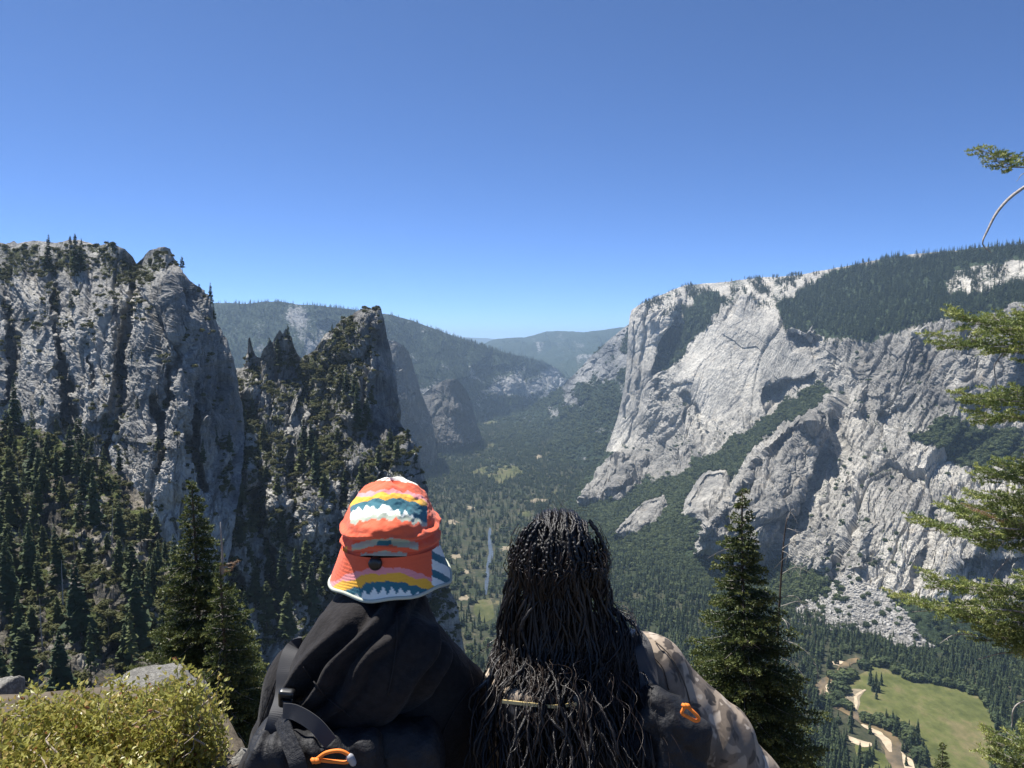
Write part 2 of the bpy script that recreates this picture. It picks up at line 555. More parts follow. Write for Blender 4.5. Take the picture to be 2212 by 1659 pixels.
A.relief([(34, 190, 8.5), (13, 85, 4.8), (6, 24, 2.6), (3.0, 7, 1.2), (1.7, 3, .6)], [(60, 2)], shear=.10, seed=1, top=42, cross=.30, dref=720., edge=(0, 10))
up = A.n[..., 2]
xyA = np.stack([A.x, A.y], -1)
A.tone = .53 + .16 * fbm2(xyA / 70, 3, 5) + .10 * soft_poly([(-90, 620), (160, 600), (230, 700), (200, 900), (-90, 880)], A.x, A.y, 30) \
    - .16 * soft_poly([(390, 600), (440, 640), (530, 900), (520, 1000), (440, 920), (415, 760)], A.x, A.y, 12)  # last term: shade of the right-hand face put into the rock tone
A.tone += .28 * soft_poly([(320, 990), (430, 960), (470, 1050), (440, 1300), (360, 1260), (330, 1150)], A.x, A.y, 18)
A.tone += .22 * np.exp(-(dist_line([(285, 640), (272, 760), (262, 850), (255, 960), (300, 1060)], A.x, A.y) / 9) ** 2)
A.veg = .10 + .45 * np.clip((up - .50) * 2.2, 0, 1) * (.5 + fbm2(xyA / 35, 3, 8)) + .30 * soft_poly([(-90, 530), (370, 530), (330, 610), (100, 600), (-90, 610)], A.x, A.y, 14) \
    + .45 * soft_poly([(-90, 900), (150, 930), (260, 880), (290, 1000), (380, 1040), (330, 1010), (320, 1200), (-90, 1150)], A.x, A.y, 30) * (.5 + .8 * fbm2(xyA / 25, 3, 9))
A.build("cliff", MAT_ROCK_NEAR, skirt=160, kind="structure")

# ---- the towers behind it
B_ = Net(T=jag([(460, 790), (500, 800), (528, 792), (534, 764), (538, 727), (544, 748), (552, 768), (562, 775), (570, 752), (578, 744), (583, 735), (588, 741), (597, 724), (604, 712), (610, 722), (617, 709), (623, 724), (630, 730), (635, 748), (641, 765), (650, 775), (660, 768), (678, 758), (701, 723), (721, 714), (735, 694), (759, 680), (785, 664), (800, 668), (822, 664)], 2, 4.2, 11),
         R=jag([(822, 664), (826, 686), (837, 726), (851, 790), (860, 851), (866, 915), (880, 938), (897, 949), (904, 969), (910, 1010), (920, 1067), (940, 1200), (985, 1300), (1000, 1370), (1012, 1450), (1045, 1640)], 2, 2.0, 12, 1),
         L=[(460, 790), (470, 900), (430, 1000), (380, 1100), (330, 1200), (300, 1640)], B=[(300, 1640), (1045, 1640)],
         ctrl=[(460, 790, 1040), (500, 800, 960), (538, 729, 905), (560, 775, 930), (605, 715, 930), (654, 770, 1000), (700, 725, 975), (759, 680, 965), (785, 664, 960), (822, 664, 955),
               (837, 726, 1000), (851, 790, 1020), (866, 915, 1020), (812, 720, 930), (820, 800, 893), (806, 890, 868), (795, 940, 855), (770, 720, 935),
               (540, 850, 865), (600, 850, 880), (645, 850, 930), (700, 850, 905), (760, 850, 880), (520, 950, 800), (620, 950, 815), (700, 950, 850), (760, 940, 850), (790, 965, 835),
               (845, 925, 850), (880, 942, 862), (904, 969, 880), (850, 965, 818), (750, 1000, 790), (600, 1050, 750), (480, 1050, 720),
               (910, 1010, 872), (860, 1050, 790), (920, 1067, 862), (940, 1200, 840), (890, 1200, 760), (700, 1200, 720), (560, 1200, 690), (430, 1150, 650),
               (985, 1300, 830), (1000, 1370, 830), (1012, 1450, 830), (940, 1350, 740), (700, 1400, 650), (500, 1400, 600), (330, 1300, 600), (300, 1750, 500), (1060, 1750, 800), (700, 1750, 560)],
         step=2.15,
         feats=[([(528, 795), (534, 760), (538, 727), (548, 765), (556, 800), (560, 850), (545, 870), (530, 850)], [(536, 740), (537, 800), (538, 850)], 24),
                ([(640, 770), (632, 740), (606, 720), (575, 750), (580, 800), (600, 850), (640, 880), (655, 850)], [(612, 735), (618, 790), (622, 850)], 14),
                ([(700, 730), (790, 670), (822, 668), (812, 760), (800, 880), (770, 940), (720, 900), (700, 820)], [(800, 680), (806, 760), (790, 870)], 26),
                ([(700, 930), (760, 870), (790, 900), (800, 970), (760, 1030), (710, 1020)], [(765, 900), (780, 960)], 18),
                ([(560, 1010), (590, 940), (620, 1000), (620, 1140), (570, 1150)], [(598, 960), (605, 1090)], 26),
                ([(630, 1060), (700, 980), (720, 1060), (715, 1200), (650, 1240)], [(695, 1010), (702, 1150)], 26),
                ([(780, 1020), (860, 960), (905, 980), (915, 1090), (860, 1180), (800, 1140)], [(880, 985), (890, 1080)], 20),
                ([(440, 1090), (520, 1040), (555, 1120), (545, 1260), (470, 1290), (430, 1200)], [(530, 1070), (535, 1210)], 24),
                ([(800, 1200), (900, 1150), (945, 1230), (990, 1320), (1000, 1500), (900, 1520), (830, 1400)], [(915, 1180), (950, 1350), (960, 1480)], 30)],
         grooves=[([(655, 775), (672, 860), (690, 960), (668, 1040), (640, 1160)], 6, 26), ([(560, 900), (552, 1000), (560, 1120), (590, 1240), (600, 1330)], 8, 34),
                  ([(740, 960), (745, 1060), (740, 1200), (700, 1330)], 6, 24), ([(620, 920), (632, 1010), (630, 1100)], 4, 16), ([(480, 1040), (470, 1150), (520, 1260)], 5, 18),
                  ([(690, 800), (720, 880), (700, 930)], 4, 10), ([(830, 1000), (815, 1090), (790, 1200)], 5, 18)])
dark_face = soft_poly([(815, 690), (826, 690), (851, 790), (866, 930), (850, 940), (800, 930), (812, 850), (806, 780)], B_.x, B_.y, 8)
B_.relief([(30, 120, 10.0), (13, 50, 5.8), (6.5, 18, 3.1), (3.4, 6, 1.4), (1.8, 3, .7)], [(50, 4), (9, 1.0)], shear=.12, seed=21, top=18, mask=1 - .6 * dark_face, dref=800., edge=(0, 10))
up = B_.n[..., 2]; xyB = np.stack([B_.x, B_.y], -1)
B_.tone = .50 + .18 * fbm2(xyB / 60, 3, 15) - .2 * dark_face + .12 * soft_poly([(430, 1050), (720, 1100), (720, 1350), (400, 1350)], B_.x, B_.y, 40)  # dark_face term paints the shade of the tower's right side into its tone
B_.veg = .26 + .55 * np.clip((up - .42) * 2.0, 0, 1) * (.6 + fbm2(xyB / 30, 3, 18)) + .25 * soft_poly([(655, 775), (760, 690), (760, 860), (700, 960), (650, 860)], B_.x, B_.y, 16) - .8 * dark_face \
    + .3 * fbm2(xyB / 40, 3, 19) * soft_poly([(460, 900), (900, 950), (1000, 1500), (300, 1600)], B_.x, B_.y, 30)
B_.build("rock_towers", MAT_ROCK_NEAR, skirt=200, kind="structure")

# ---- the wooded slope below the cliff
C_ = Net(T=jag([(-90, 900), (0, 908), (80, 928), (150, 962), (220, 990), (270, 1015), (300, 1060), (330, 1120), (360, 1180), (420, 1260), (480, 1330), (560, 1420), (650, 1540)], 2.5, 7, 31),
         B=[(-90, 1850), (650, 1850)], L=[(-90, 900), (-90, 1850)], R=[(650, 1540), (650, 1850)],
         ctrl=[(-90, 900, 520), (80, 925, 510), (270, 1010, 500), (330, 1120, 470), (420, 1260, 430), (560, 1420, 400), (650, 1540, 385), (0, 1100, 425), (200, 1150, 415),
               (0, 1300, 345), (200, 1300, 345), (0, 1500, 285), (300, 1450, 315), (-90, 1850, 190), (650, 1850, 260), (400, 1600, 285), (100, 1400, 305), (300, 1300, 370)],
         step=3.3,
         grooves=[([(330, 1180), (300, 1300), (330, 1420), (380, 1500)], 12, 16), ([(150, 1180), (180, 1290), (260, 1400), (280, 1500)], 10, 12), ([(40, 1250), (70, 1400), (60, 1500)], 10, 10)])
C_.relief([(26, 24, 4.5), (11, 10, 2.6), (5, 4.5, 1.3)], [(40, 4), (8, 1.2)], shear=.5, seed=41, dref=380.)
xyC = np.stack([C_.x, C_.y], -1)
C_.tone = .33 + .25 * fbm2(xyC / 45, 3, 35)
C_.veg = .50 + .5 * fbm2(xyC / 40, 4, 38)
MAT_SLOPE = rock_mat("slope_ground", .55, dark=(.065, .062, .052), mid=(.20, .18, .145), light=(.46, .43, .37), veg_col=(.085, .10, .03))
C_.build("wooded_slope", MAT_SLOPE, kind="structure")

# ---- the north wall of the valley: great prow, slabs, plateau, buttresses, foot slopes
sky_R = [(1364, 671), (1380, 660), (1400, 650), (1440, 632), (1480, 615), (1520, 612), (1560, 610), (1600, 605), (1650, 599), (1700, 597), (1750, 589), (1800, 580), (1850, 570), (1900, 561), (1950, 552), (2000, 547), (2050, 542), (2100, 536), (2150, 532), (2212, 526), (2320, 516)]
OVERHANG = [(1646, 832), (1700, 822), (1762, 800), (1758, 828), (1703, 866), (1652, 898)]
D_ = Net(T=jag(sky_R, 2, 1.6, 51),
         R=[(2320, 516), (2320, 1480)], B=[(1150, 1480), (2320, 1480)],
         L=jag([(1364, 671), (1360, 690), (1357, 713), (1354, 772), (1350, 826), (1337, 894), (1318, 949), (1303, 987), (1285, 1005), (1240, 1060), (1190, 1120), (1160, 1200), (1150, 1300), (1150, 1480)], 2, 1.3, 52, 1),
         ctrl=[(1364, 672, 5200), (1354, 772, 5120), (1337, 894, 5020), (1318, 949, 4960), (1303, 987, 4930), (1410, 690, 4960), (1400, 800, 4830), (1390, 900, 4760), (1360, 970, 4750),
               (1460, 720, 5000), (1420, 800, 4800), (1440, 632, 5300), (1500, 613, 5400), (1600, 605, 5300), (1700, 597, 5000), (1800, 580, 4700), (1900, 560, 4500), (2000, 545, 4300), (2100, 532, 4100), (2212, 522, 3900), (2320, 512, 3800),
               (1530, 690, 4700), (1600, 650, 4750), (1480, 820, 4480), (1560, 800, 4350), (1650, 740, 4300), (1650, 815, 4150), (1530, 910, 4250), (1450, 900, 4480), (1400, 960, 4640),
               (1750, 650, 4400), (1900, 640, 3950), (2050, 620, 3700), (2212, 600, 3400), (1700, 712, 4050), (1780, 735, 3850), (1850, 725, 3650), (1900, 730, 3500), (1990, 690, 3350), (2080, 690, 3150), (2212, 660, 2950), (2320, 640, 2850),
               (1780, 800, 3720), (1850, 800, 3450), (1950, 780, 3220), (2050, 800, 2980), (2212, 800, 2800), (2320, 800, 2750),
               (1767, 831, 3680), (1700, 880, 3780), (1618, 926, 3820), (1527, 985, 3760), (1436, 1062, 3500), (1340, 1110, 3350),
               (1850, 900, 3200), (1950, 900, 2950), (2050, 920, 2750), (2180, 930, 2650), (1980, 960, 2750), (2090, 990, 2600), (2200, 980, 2520),
               (1800, 960, 3050), (1850, 1000, 2850), (1950, 1050, 2600), (2050, 1060, 2480), (2212, 1060, 2380),
               (1600, 1100, 2900), (1700, 1120, 2660), (1800, 1120, 2500), (1900, 1150, 2350), (2000, 1180, 2250), (2120, 1200, 2150), (2250, 1200, 2080),
               (1500, 1200, -760), (1600, 1225, -755), (1700, 1240, -750), (1825, 1240, -690), (1930, 1316, -740), (2005, 1397, -792), (2000, 1330, -735), (2150, 1345, -760), (2320, 1345, -760),
               (1240, 1085, -790), (1190, 1120, -803), (1330, 1165, -785), (1450, 1210, -790), (1600, 1285, -803), (1750, 1350, -800), (1880, 1385, -798), (2050, 1415, -803), (2212, 1412, -803), (2320, 1412, -803),
               (1150, 1300, -830), (1600, 1400, -830), (2000, 1470, -830), (2320, 1480, -830), (1150, 1480, -830), (1300, 1250, -820), (1800, 1440, -825)],
         step=2.05,
         feats=[([(1495, 1195), (1504, 1130), (1540, 1085), (1572, 1049), (1620, 990), (1663, 949), (1704, 913), (1767, 895), (1788, 930), (1775, 990), (1740, 1050), (1705, 1110), (1690, 1180), (1650, 1228), (1560, 1218)], [(1508, 1160), (1585, 1070), (1662, 962), (1705, 925), (1750, 918)], 430),
                ([(1470, 1112), (1477, 1080), (1500, 1040), (1527, 1012), (1568, 1010), (1592, 1040), (1562, 1100), (1520, 1132)], [(1482, 1090), (1528, 1022), (1556, 1020)], 170),
                ([(1320, 1157), (1350, 1120), (1391, 1080), (1436, 1066), (1444, 1090), (1425, 1123), (1380, 1152), (1346, 1164)], [(1332, 1150), (1396, 1086), (1422, 1078)], 150),
                ([(1244, 1088), (1265, 1055), (1291, 1021), (1327, 985), (1345, 974), (1372, 990), (1350, 1055), (1305, 1088), (1270, 1092)], [(1252, 1080), (1302, 1025), (1330, 990)], 190),
                ([(1310, 1082), (1345, 1030), (1372, 992), (1395, 985), (1408, 1010), (1380, 1050), (1340, 1085)], [(1322, 1070), (1375, 1000), (1388, 996)], 150),
                ([(1440, 1034), (1450, 985), (1460, 960), (1486, 974), (1494, 1006), (1470, 1033)], [(1448, 1010), (1463, 968)], 80),
                (OVERHANG, [(1665, 838), (1705, 830), (1752, 810)], -170),
                ([(1698, 716), (1776, 728), (1762, 778), (1713, 762)], [(1708, 724), (1768, 735)], -110),
                ([(1885, 905), (1898, 800), (1928, 735), (1990, 688), (2015, 720), (1995, 800), (1965, 885)], [(1900, 880), (1920, 800), (1985, 702)], 130),
                ([(2010, 870), (2030, 740), (2080, 690), (2105, 760), (2095, 880)], [(2070, 710), (2078, 860)], 70),
                ([(2110, 880), (2130, 700), (2190, 670), (2215, 760), (2200, 890)], [(2185, 700), (2190, 870)], 70),
                ([(1790, 890), (1800, 790), (1860, 740), (1885, 800), (1860, 900)], [(1862, 770), (1850, 880)], 80),
                ([(2026, 1272), (2050, 1222), (2118, 1196), (2320, 1199), (2320, 1255), (2090, 1276)], [(2062, 1226), (2120, 1203), (2320, 1206)], -70),
                ([(1700, 1200), (1730, 1120), (1770, 1080), (1800, 1130), (1790, 1230), (1720, 1240)], [(1775, 1110), (1778, 1210)], 60),
                ([(1800, 1230), (1810, 1130), (1860, 1080), (1890, 1130), (1870, 1230)], [(1868, 1110), (1860, 1220)], 50),
                ([(1420, 980), (1425, 850), (1460, 830), (1490, 880), (1500, 960), (1470, 990)], [(1470, 860), (1478, 960)], 70),
                ([(1505, 960), (1540, 900), (1600, 880), (1640, 900), (1600, 960), (1540, 985)], [(1590, 890), (1560, 960)], 50)],
         grooves=[([(1475, 650), (1440, 740), (1420, 800), (1430, 860)], 9, 90), ([(1397, 690), (1382, 800), (1378, 880), (1355, 960)], 5, 40), ([(1372, 700), (1366, 800), (1352, 900)], 3, 22),
                  ([(1480, 850), (1510, 900), (1520, 960)], 5, 50), ([(2020, 1100), (2000, 1180), (1960, 1290)], 5, 24), ([(1790, 900), (1830, 980), (1840, 1060)], 8, 50), ([(1960, 700), (1990, 760), (2010, 800)], 6, 50)])
xyD = np.stack([D_.x, D_.y], -1)
def polyD(poly, w): return soft_poly(poly, D_.x + 9 * fbm2(xyD / 22, 3, 61), D_.y + 7 * fbm2(xyD / 22, 3, 62), w)
PLATEAU = [(1340, 640), (1500, 590), (2330, 480), (2330, 640), (2212, 655), (2080, 690), (1990, 690), (1900, 728), (1780, 728), (1700, 708), (1660, 665), (1600, 640), (1480, 680), (1400, 672)]
SLABS = [(1527, 690), (1663, 665), (1699, 709), (1776, 790), (1753, 813), (1654, 826), (1645, 890), (1527, 917), (1482, 858), (1445, 813)]
FOREST = [(1680, 660), (1790, 592), (1870, 572), (2330, 505), (2330, 560), (2212, 562), (2050, 577), (2040, 645), (2120, 628), (2330, 585), (2330, 645), (2212, 652), (2080, 685), (1990, 692), (1900, 722), (1780, 718), (1700, 705)]
RAMP = [(1535, 625), (1570, 640), (1545, 680), (1500, 720), (1465, 770), (1440, 790), (1415, 790), (1440, 720), (1480, 660)]
GULLY = [(1770, 828), (1800, 850), (1770, 890), (1700, 905), (1655, 945), (1610, 985), (1570, 1045), (1530, 1090), (1500, 1140), (1470, 1200), (1600, 1290), (1500, 1330), (1250, 1250), (1180, 1100), (1290, 1092), (1400, 1060), (1500, 1000), (1560, 960), (1640, 905), (1700, 870)]
SCRUB = [(1975, 955), (2030, 925), (2175, 935), (2230, 950), (2200, 1000), (2093, 1012), (2010, 985)]
FOOT = [(1500, 1200), (1600, 1215), (1700, 1238), (1760, 1240), (1790, 1270), (1720, 1330), (1600, 1320)]
CONE = [(1822, 1230), (1870, 1250), (1940, 1310), (2015, 1400), (1960, 1400), (1880, 1375), (1800, 1362), (1725, 1345), (1700, 1318), (1775, 1285)]
def inside_feats(net, k0, k1, polys):
    m = np.zeros(net.x.shape)
    for pz in polys[k0:k1]: m = np.maximum(m, soft_poly(pz, net.x, net.y, 3))
    return m
BUTT = [[(1495, 1195), (1504, 1130), (1540, 1085), (1572, 1049), (1620, 990), (1663, 949), (1704, 913), (1767, 895), (1788, 930), (1775, 990), (1740, 1050), (1705, 1110), (1690, 1180), (1650, 1228), (1560, 1218)],
        [(1470, 1112), (1477, 1080), (1500, 1040), (1527, 1012), (1568, 1010), (1592, 1040), (1562, 1100), (1520, 1132)], [(1320, 1157), (1350, 1120), (1391, 1080), (1436, 1066), (1444, 1090), (1425, 1123), (1380, 1152), (1346, 1164)],
        [(1244, 1088), (1265, 1055), (1291, 1021), (1327, 985), (1345, 974), (1395, 985), (1408, 1010), (1380, 1050), (1340, 1085), (1305, 1088)], [(1440, 1034), (1450, 985), (1460, 960), (1486, 974), (1494, 1006), (1470, 1033)]]
pl = polyD(PLATEAU, 14); gl = polyD(GULLY, 10); cone = polyD(CONE, 5)
calm = 1 - .82 * pl - .85 * gl * (1 - pl)
calm *= 1 - .8 * cone
calm *= 1 - .80 * polyD(SLABS, 12)
calm *= 1 - .85 * soft_poly([(1350, 668), (1425, 690), (1400, 900), (1365, 985), (1295, 990)], D_.x, D_.y, 10)
calm = np.clip(calm, .06, 1)
low = np.clip((D_.pos[..., 2] + 735) / 40, 0, 1)
calm = np.clip(calm * (.05 + .95 * np.maximum(low, inside_feats(D_, 0, 5, BUTT))), .02, 1)
D_.relief([(170, 620, 46), (70, 300, 24), (28, 100, 11), (13, 34, 5.2), (7, 14, 2.2)], [(260, 10), (32, 3)], shear=.50, seed=61, mask=calm, cross=.28, dref=3200., edge=(16, 0))
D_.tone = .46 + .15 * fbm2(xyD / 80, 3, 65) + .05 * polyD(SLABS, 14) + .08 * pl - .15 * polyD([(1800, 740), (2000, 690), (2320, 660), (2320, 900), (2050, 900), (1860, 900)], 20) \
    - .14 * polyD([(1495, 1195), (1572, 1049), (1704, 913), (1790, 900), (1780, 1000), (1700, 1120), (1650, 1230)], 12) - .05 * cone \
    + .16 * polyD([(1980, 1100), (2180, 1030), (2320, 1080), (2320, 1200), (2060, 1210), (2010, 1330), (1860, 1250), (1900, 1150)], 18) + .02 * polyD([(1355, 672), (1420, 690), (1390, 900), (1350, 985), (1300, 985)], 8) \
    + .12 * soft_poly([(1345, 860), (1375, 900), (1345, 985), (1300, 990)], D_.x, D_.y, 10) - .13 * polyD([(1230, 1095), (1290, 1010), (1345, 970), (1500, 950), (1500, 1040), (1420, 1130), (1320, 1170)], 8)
up = D_.n[..., 2]
D_.veg = .04 + .28 * pl + .9 * polyD(FOREST, 8) + .8 * polyD(RAMP, 5) + .72 * gl * (1 - pl) + .85 * polyD(SCRUB, 6) + .9 * polyD(FOOT, 8) + .5 * np.clip((up - .62) * 2, 0, 1) * (1 - pl) * (1 - polyD(SLABS, 10)) \
    + .2 * fbm2(xyD / 30, 3, 68) * (1 - polyD(SLABS, 10))
D_.veg = D_.veg + (1 - low)
D_.veg = D_.veg * (1 - .92 * inside_feats(D_, 0, 5, BUTT)) * (1 - .9 * cone)
D_.build("valley_wall", MAT_ROCK_WALL, skirt=500, kind="structure")

# ---- hillside beyond the prow
E_ = Net(T=jag([(1050, 912), (1100, 900), (1135, 888), (1160, 870), (1190, 848), (1215, 832), (1235, 812), (1262, 785), (1290, 757), (1320, 730), (1355, 703), (1420, 668)], 2, 2.0, 71),
         B=[(1050, 1030), (1420, 1050)], L=[(1050, 912), (1050, 1030)], R=[(1420, 668), (1420, 1050)],
         ctrl=[(1050, 905, 7900), (1135, 888, 7900), (1215, 832, 7700), (1290, 757, 7000), (1355, 703, 6600), (1420, 668, 6400), (1200, 930, -770), (1300, 930, -640), (1300, 985, -750), (1200, 1000, -803), (1400, 1000, 5300), (1300, 850, 6100),
               (1050, 1030, -815), (1100, 940, -800), (1420, 1050, 5000), (1250, 850, 6600), (1330, 800, 6200)], step=2.0)
E_.relief([(200, 400, 34), (70, 120, 14)], [(400, 24), (60, 8)], shear=.7, seed=71, dref=6500.)
xyE = np.stack([E_.x, E_.y], -1)
E_.tone = .38 + .2 * fbm2(xyE / 40, 3, 72)
E_.veg = .70 + .5 * fbm2(xyE / 30, 3, 73) - .45 * soft_poly([(1200, 850), (1350, 700), (1350, 790), (1260, 850), (1180, 910), (1160, 900)], E_.x, E_.y, 10) + .35 * soft_poly([(1050, 930), (1330, 830), (1420, 1050), (1050, 1050)], E_.x, E_.y, 25)
E_.build("hillside", MAT_ROCK_FAR, skirt=400, kind="structure")

# ---- the wooded ridge behind the towers
F_ = Net(T=jag([(380, 655), (460, 655), (520, 656), (560, 653), (600, 651), (640, 657), (700, 663), (760, 669), (800, 674), (850, 681), (890, 693), (930, 708), (970, 722), (1010, 737), (1050, 750), (1080, 760), (1110, 767), (1150, 774), (1180, 784), (1205, 797), (1240, 830)], 2, 1.6, 81),
         B=[(380, 1010), (1240, 925)], L=[(380, 655), (380, 1010)], R=[(1240, 830), (1240, 925)],
         ctrl=[(380, 655, 7300), (600, 650, 7500), (760, 668, 7600), (850, 680, 7800), (930, 706, 8200), (1010, 735, 8600), (1110, 765, 9300), (1205, 797, 11000), (1240, 830, 11500), (1050, 908, -803), (1150, 893, -803), (1220, 880, -803),
               (700, 760, 6600), (560, 720, 6700), (900, 800, 7000), (1000, 800, 7600), (1100, 830, 8300), (1190, 840, 9400), (380, 1010, 5300), (800, 1000, 5400), (950, 950, -800), (1240, 925, -815), (650, 850, 6000)],
         step=2.5, feats=[([(690, 690), (760, 690), (780, 740), (720, 790), (690, 760)], [(700, 700), (755, 700)], -220), ([(1090, 800), (1150, 780), (1175, 850), (1110, 880)], [(1140, 790), (1150, 850)], 120), ([(570, 770), (650, 690), (690, 740), (640, 850)], [(660, 720), (640, 800)], 160)])
F_.relief([(300, 420, 34), (90, 140, 14)], [(600, 40), (80, 10)], shear=-.3, seed=81, dref=7500.)
xyF = np.stack([F_.x, F_.y], -1)
F_.tone = .40 + .25 * fbm2(xyF / 50, 3, 82)
F_.veg = .88 + .35 * fbm2(xyF / 40, 4, 83) - .60 * soft_poly([(610, 672), (670, 665), (720, 700), (700, 770), (640, 740)], F_.x + 8 * fbm2(xyF / 14, 2, 84), F_.y, 14) \
    - .55 * soft_poly([(1010, 790), (1060, 830), (1110, 800), (1190, 795), (1230, 820), (1180, 870), (1100, 850), (1040, 860)], F_.x + 8 * fbm2(xyF / 14, 2, 85), F_.y, 12) - .4 * soft_poly([(900, 850), (960, 830), (1010, 860), (930, 900)], F_.x, F_.y, 14)
F_.build("wooded_ridge", MAT_ROCK_FAR, skirt=600, kind="structure")

# ---- the two blunt rocks in the middle distance
G_ = Net(T=jag([(790, 742), (838, 735), (856, 737), (872, 746)], 2, 1.5, 91), R=jag([(872, 746), (885, 762), (895, 795), (905, 835), (925, 885), (938, 930), (947, 1000)], 2, 1.5, 92, 1),
         L=[(790, 742), (790, 1040)], B=[(790, 1040), (947, 1000)],
         ctrl=[(790, 742, 4700), (838, 735, 4700), (872, 746, 4750), (868, 800, 4560), (880, 860, 4480), (893, 950, 4420), (895, 795, 5150), (925, 885, 5150), (947, 995, 5100), (790, 1040, 4250), (830, 850, 4480), (830, 950, 4350)], step=1.7)
G_.relief([(70, 260, 22), (30, 80, 10)], [(120, 8), (30, 4)], shear=.1, seed=91, dref=4600., edge=(0, 8))
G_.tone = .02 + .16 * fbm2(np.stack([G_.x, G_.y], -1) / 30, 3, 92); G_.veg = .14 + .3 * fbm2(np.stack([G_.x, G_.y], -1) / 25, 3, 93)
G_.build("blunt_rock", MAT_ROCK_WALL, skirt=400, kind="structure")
H_ = Net(T=jag([(912, 854), (930, 839), (950, 827), (968, 819), (988, 818)], 2, 1.4, 94), R=jag([(988, 818), (1005, 840), (1018, 865), (1028, 905), (1041, 950)], 2, 1.4, 95, 1),
         L=[(912, 854), (922, 890), (938, 945), (940, 985)], B=[(940, 985), (1041, 950)],
         ctrl=[(912, 854, 5800), (950, 827, 5700), (988, 818, 5650), (988, 880, 5420), (998, 955, 5300), (1018, 865, 6150), (1041, 950, 6100), (940, 980, 5350), (950, 900, 5480)], step=1.7)
H_.relief([(70, 260, 24), (34, 80, 12)], [(120, 8), (30, 5)], shear=.1, seed=96, dref=5500., edge=(0, 8))
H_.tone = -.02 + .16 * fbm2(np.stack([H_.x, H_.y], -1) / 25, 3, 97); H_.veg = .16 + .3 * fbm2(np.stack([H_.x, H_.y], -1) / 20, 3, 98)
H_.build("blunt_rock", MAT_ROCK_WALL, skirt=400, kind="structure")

# ---- far hills
I_ = Net(T=jag([(1020, 752), (1045, 744), (1060, 735), (1080, 731), (1110, 729), (1150, 726), (1180, 717), (1220, 715), (1260, 717), (1300, 714), (1340, 707), (1420, 695)], 2, 1.2, 101), B=[(1020, 850), (1420, 850)],
         L=[(1020, 752), (1020, 850)], R=[(1420, 695), (1420, 850)],
         ctrl=[(1020, 745, 17000), (1110, 728, 17000), (1220, 715, 17500), (1420, 698, 18000), (1100, 770, 14500), (1200, 780, 13500), (1300, 770, 12500), (1200, 850, 10500), (1020, 850, 11000), (1420, 850, 9500)], step=2.2)
I_.relief([(420, 500, 50)], [(900, 90), (200, 30)], seed=101, dref=15000.)
I_.tone = .42 + .2 * fbm2(np.stack([I_.x, I_.y], -1) / 20, 3, 102)
I_.veg = 1.0 + .5 * fbm2(np.stack([I_.x, I_.y], -1) / 22, 4, 103) - .2 * soft_poly([(1120, 760), (1240, 765), (1330, 760), (1300, 800), (1180, 830)], I_.x, I_.y, 12)
I_.build("far_hills", MAT_ROCK_FAR, skirt=800, kind="structure")
J_ = Net(T=jag([(900, 730), (1000, 729), (1040, 730), (1070, 732), (1120, 737)], 2, .8, 111), B=[(900, 790), (1120, 790)], L=[(900, 730), (900, 790)], R=[(1120, 737), (1120, 790)],
         ctrl=[(900, 730, 33000), (1120, 737, 33000), (900, 790, 24000), (1120, 790, 24000), (1000, 729, 34000)], step=3)
J_.relief([], [(2500, 120)], seed=111, dref=30000.)
J_.veg[:] = .9
J_.build("distant_range", MAT_ROCK_FAR, skirt=1000, kind="structure")
# ================================================================= valley floor
FLOOR = -800.0
def floor_mat():
    m, nt, out = new_mat("valley_ground")
    pos = nd(nt, "ShaderNodeNewGeometry").outputs["Position"]
    n1 = noise_n(nt, mapping(nt, pos, (1 / 90.,) * 3), 1.0, 5, .6)
    n2 = noise_n(nt, mapping(nt, pos, (1 / 14.,) * 3), 1.0, 5, .65)
    c = ramp(nt, n2, [(.3, (.025, .032, .018)), (.58, (.06, .056, .034)), (.78, (.20, .165, .11))])
    c2 = ramp(nt, n2, [(.3, (.02, .028, .014)), (.7, (.035, .044, .02))])
    c = mixc(nt, ramp(nt, n1, [(.42, (0, 0, 0)), (.62, (1, 1, 1))]), c, c2)
    b = nd(nt, "ShaderNodeBsdfPrincipled", {"Base Color": c, "Roughness": .95, "Specular IOR Level": .1})
    nt.links.new(b.outputs[0], out.inputs[0])
    return m
def sheet(name, ring, z, mat, **kw):
    ring = np.asarray(ring, float)
    bm = bmesh.new()
    vs = [bm.verts.new((p[0], p[1], z)) for p in ring]
    f = bm.faces.new(vs)
    if f.normal.z < 0: f.normal_flip()
    bmesh.ops.triangulate(bm, faces=bm.faces[:])
    me = bpy.data.meshes.new(name); bm.to_mesh(me); bm.free()
    me.materials.append(mat)
    return obj(name, me, **kw)
def px_ring(pts, z, n=None, rough=0.0, seed=1):
    """a closed outline on the valley floor from photo pixels, edges wandering by some metres"""
    q = np.asarray(pts, float)
    q = np.vstack([q, q[:1]])
    q = catmull(q, 6 * len(pts))[:-1] if n is None else poly_resample(q, n)
    w = PZ(q[:, 0], q[:, 1], z)
    if rough:
        k = np.arange(len(w))
        w[:, 0] += rough * fbm2(np.stack([k / 5., k * 0 + seed], -1), 3, seed); w[:, 1] += rough * fbm2(np.stack([k / 5., k * 0 + seed + 9], -1), 3, seed + 4)
    return w
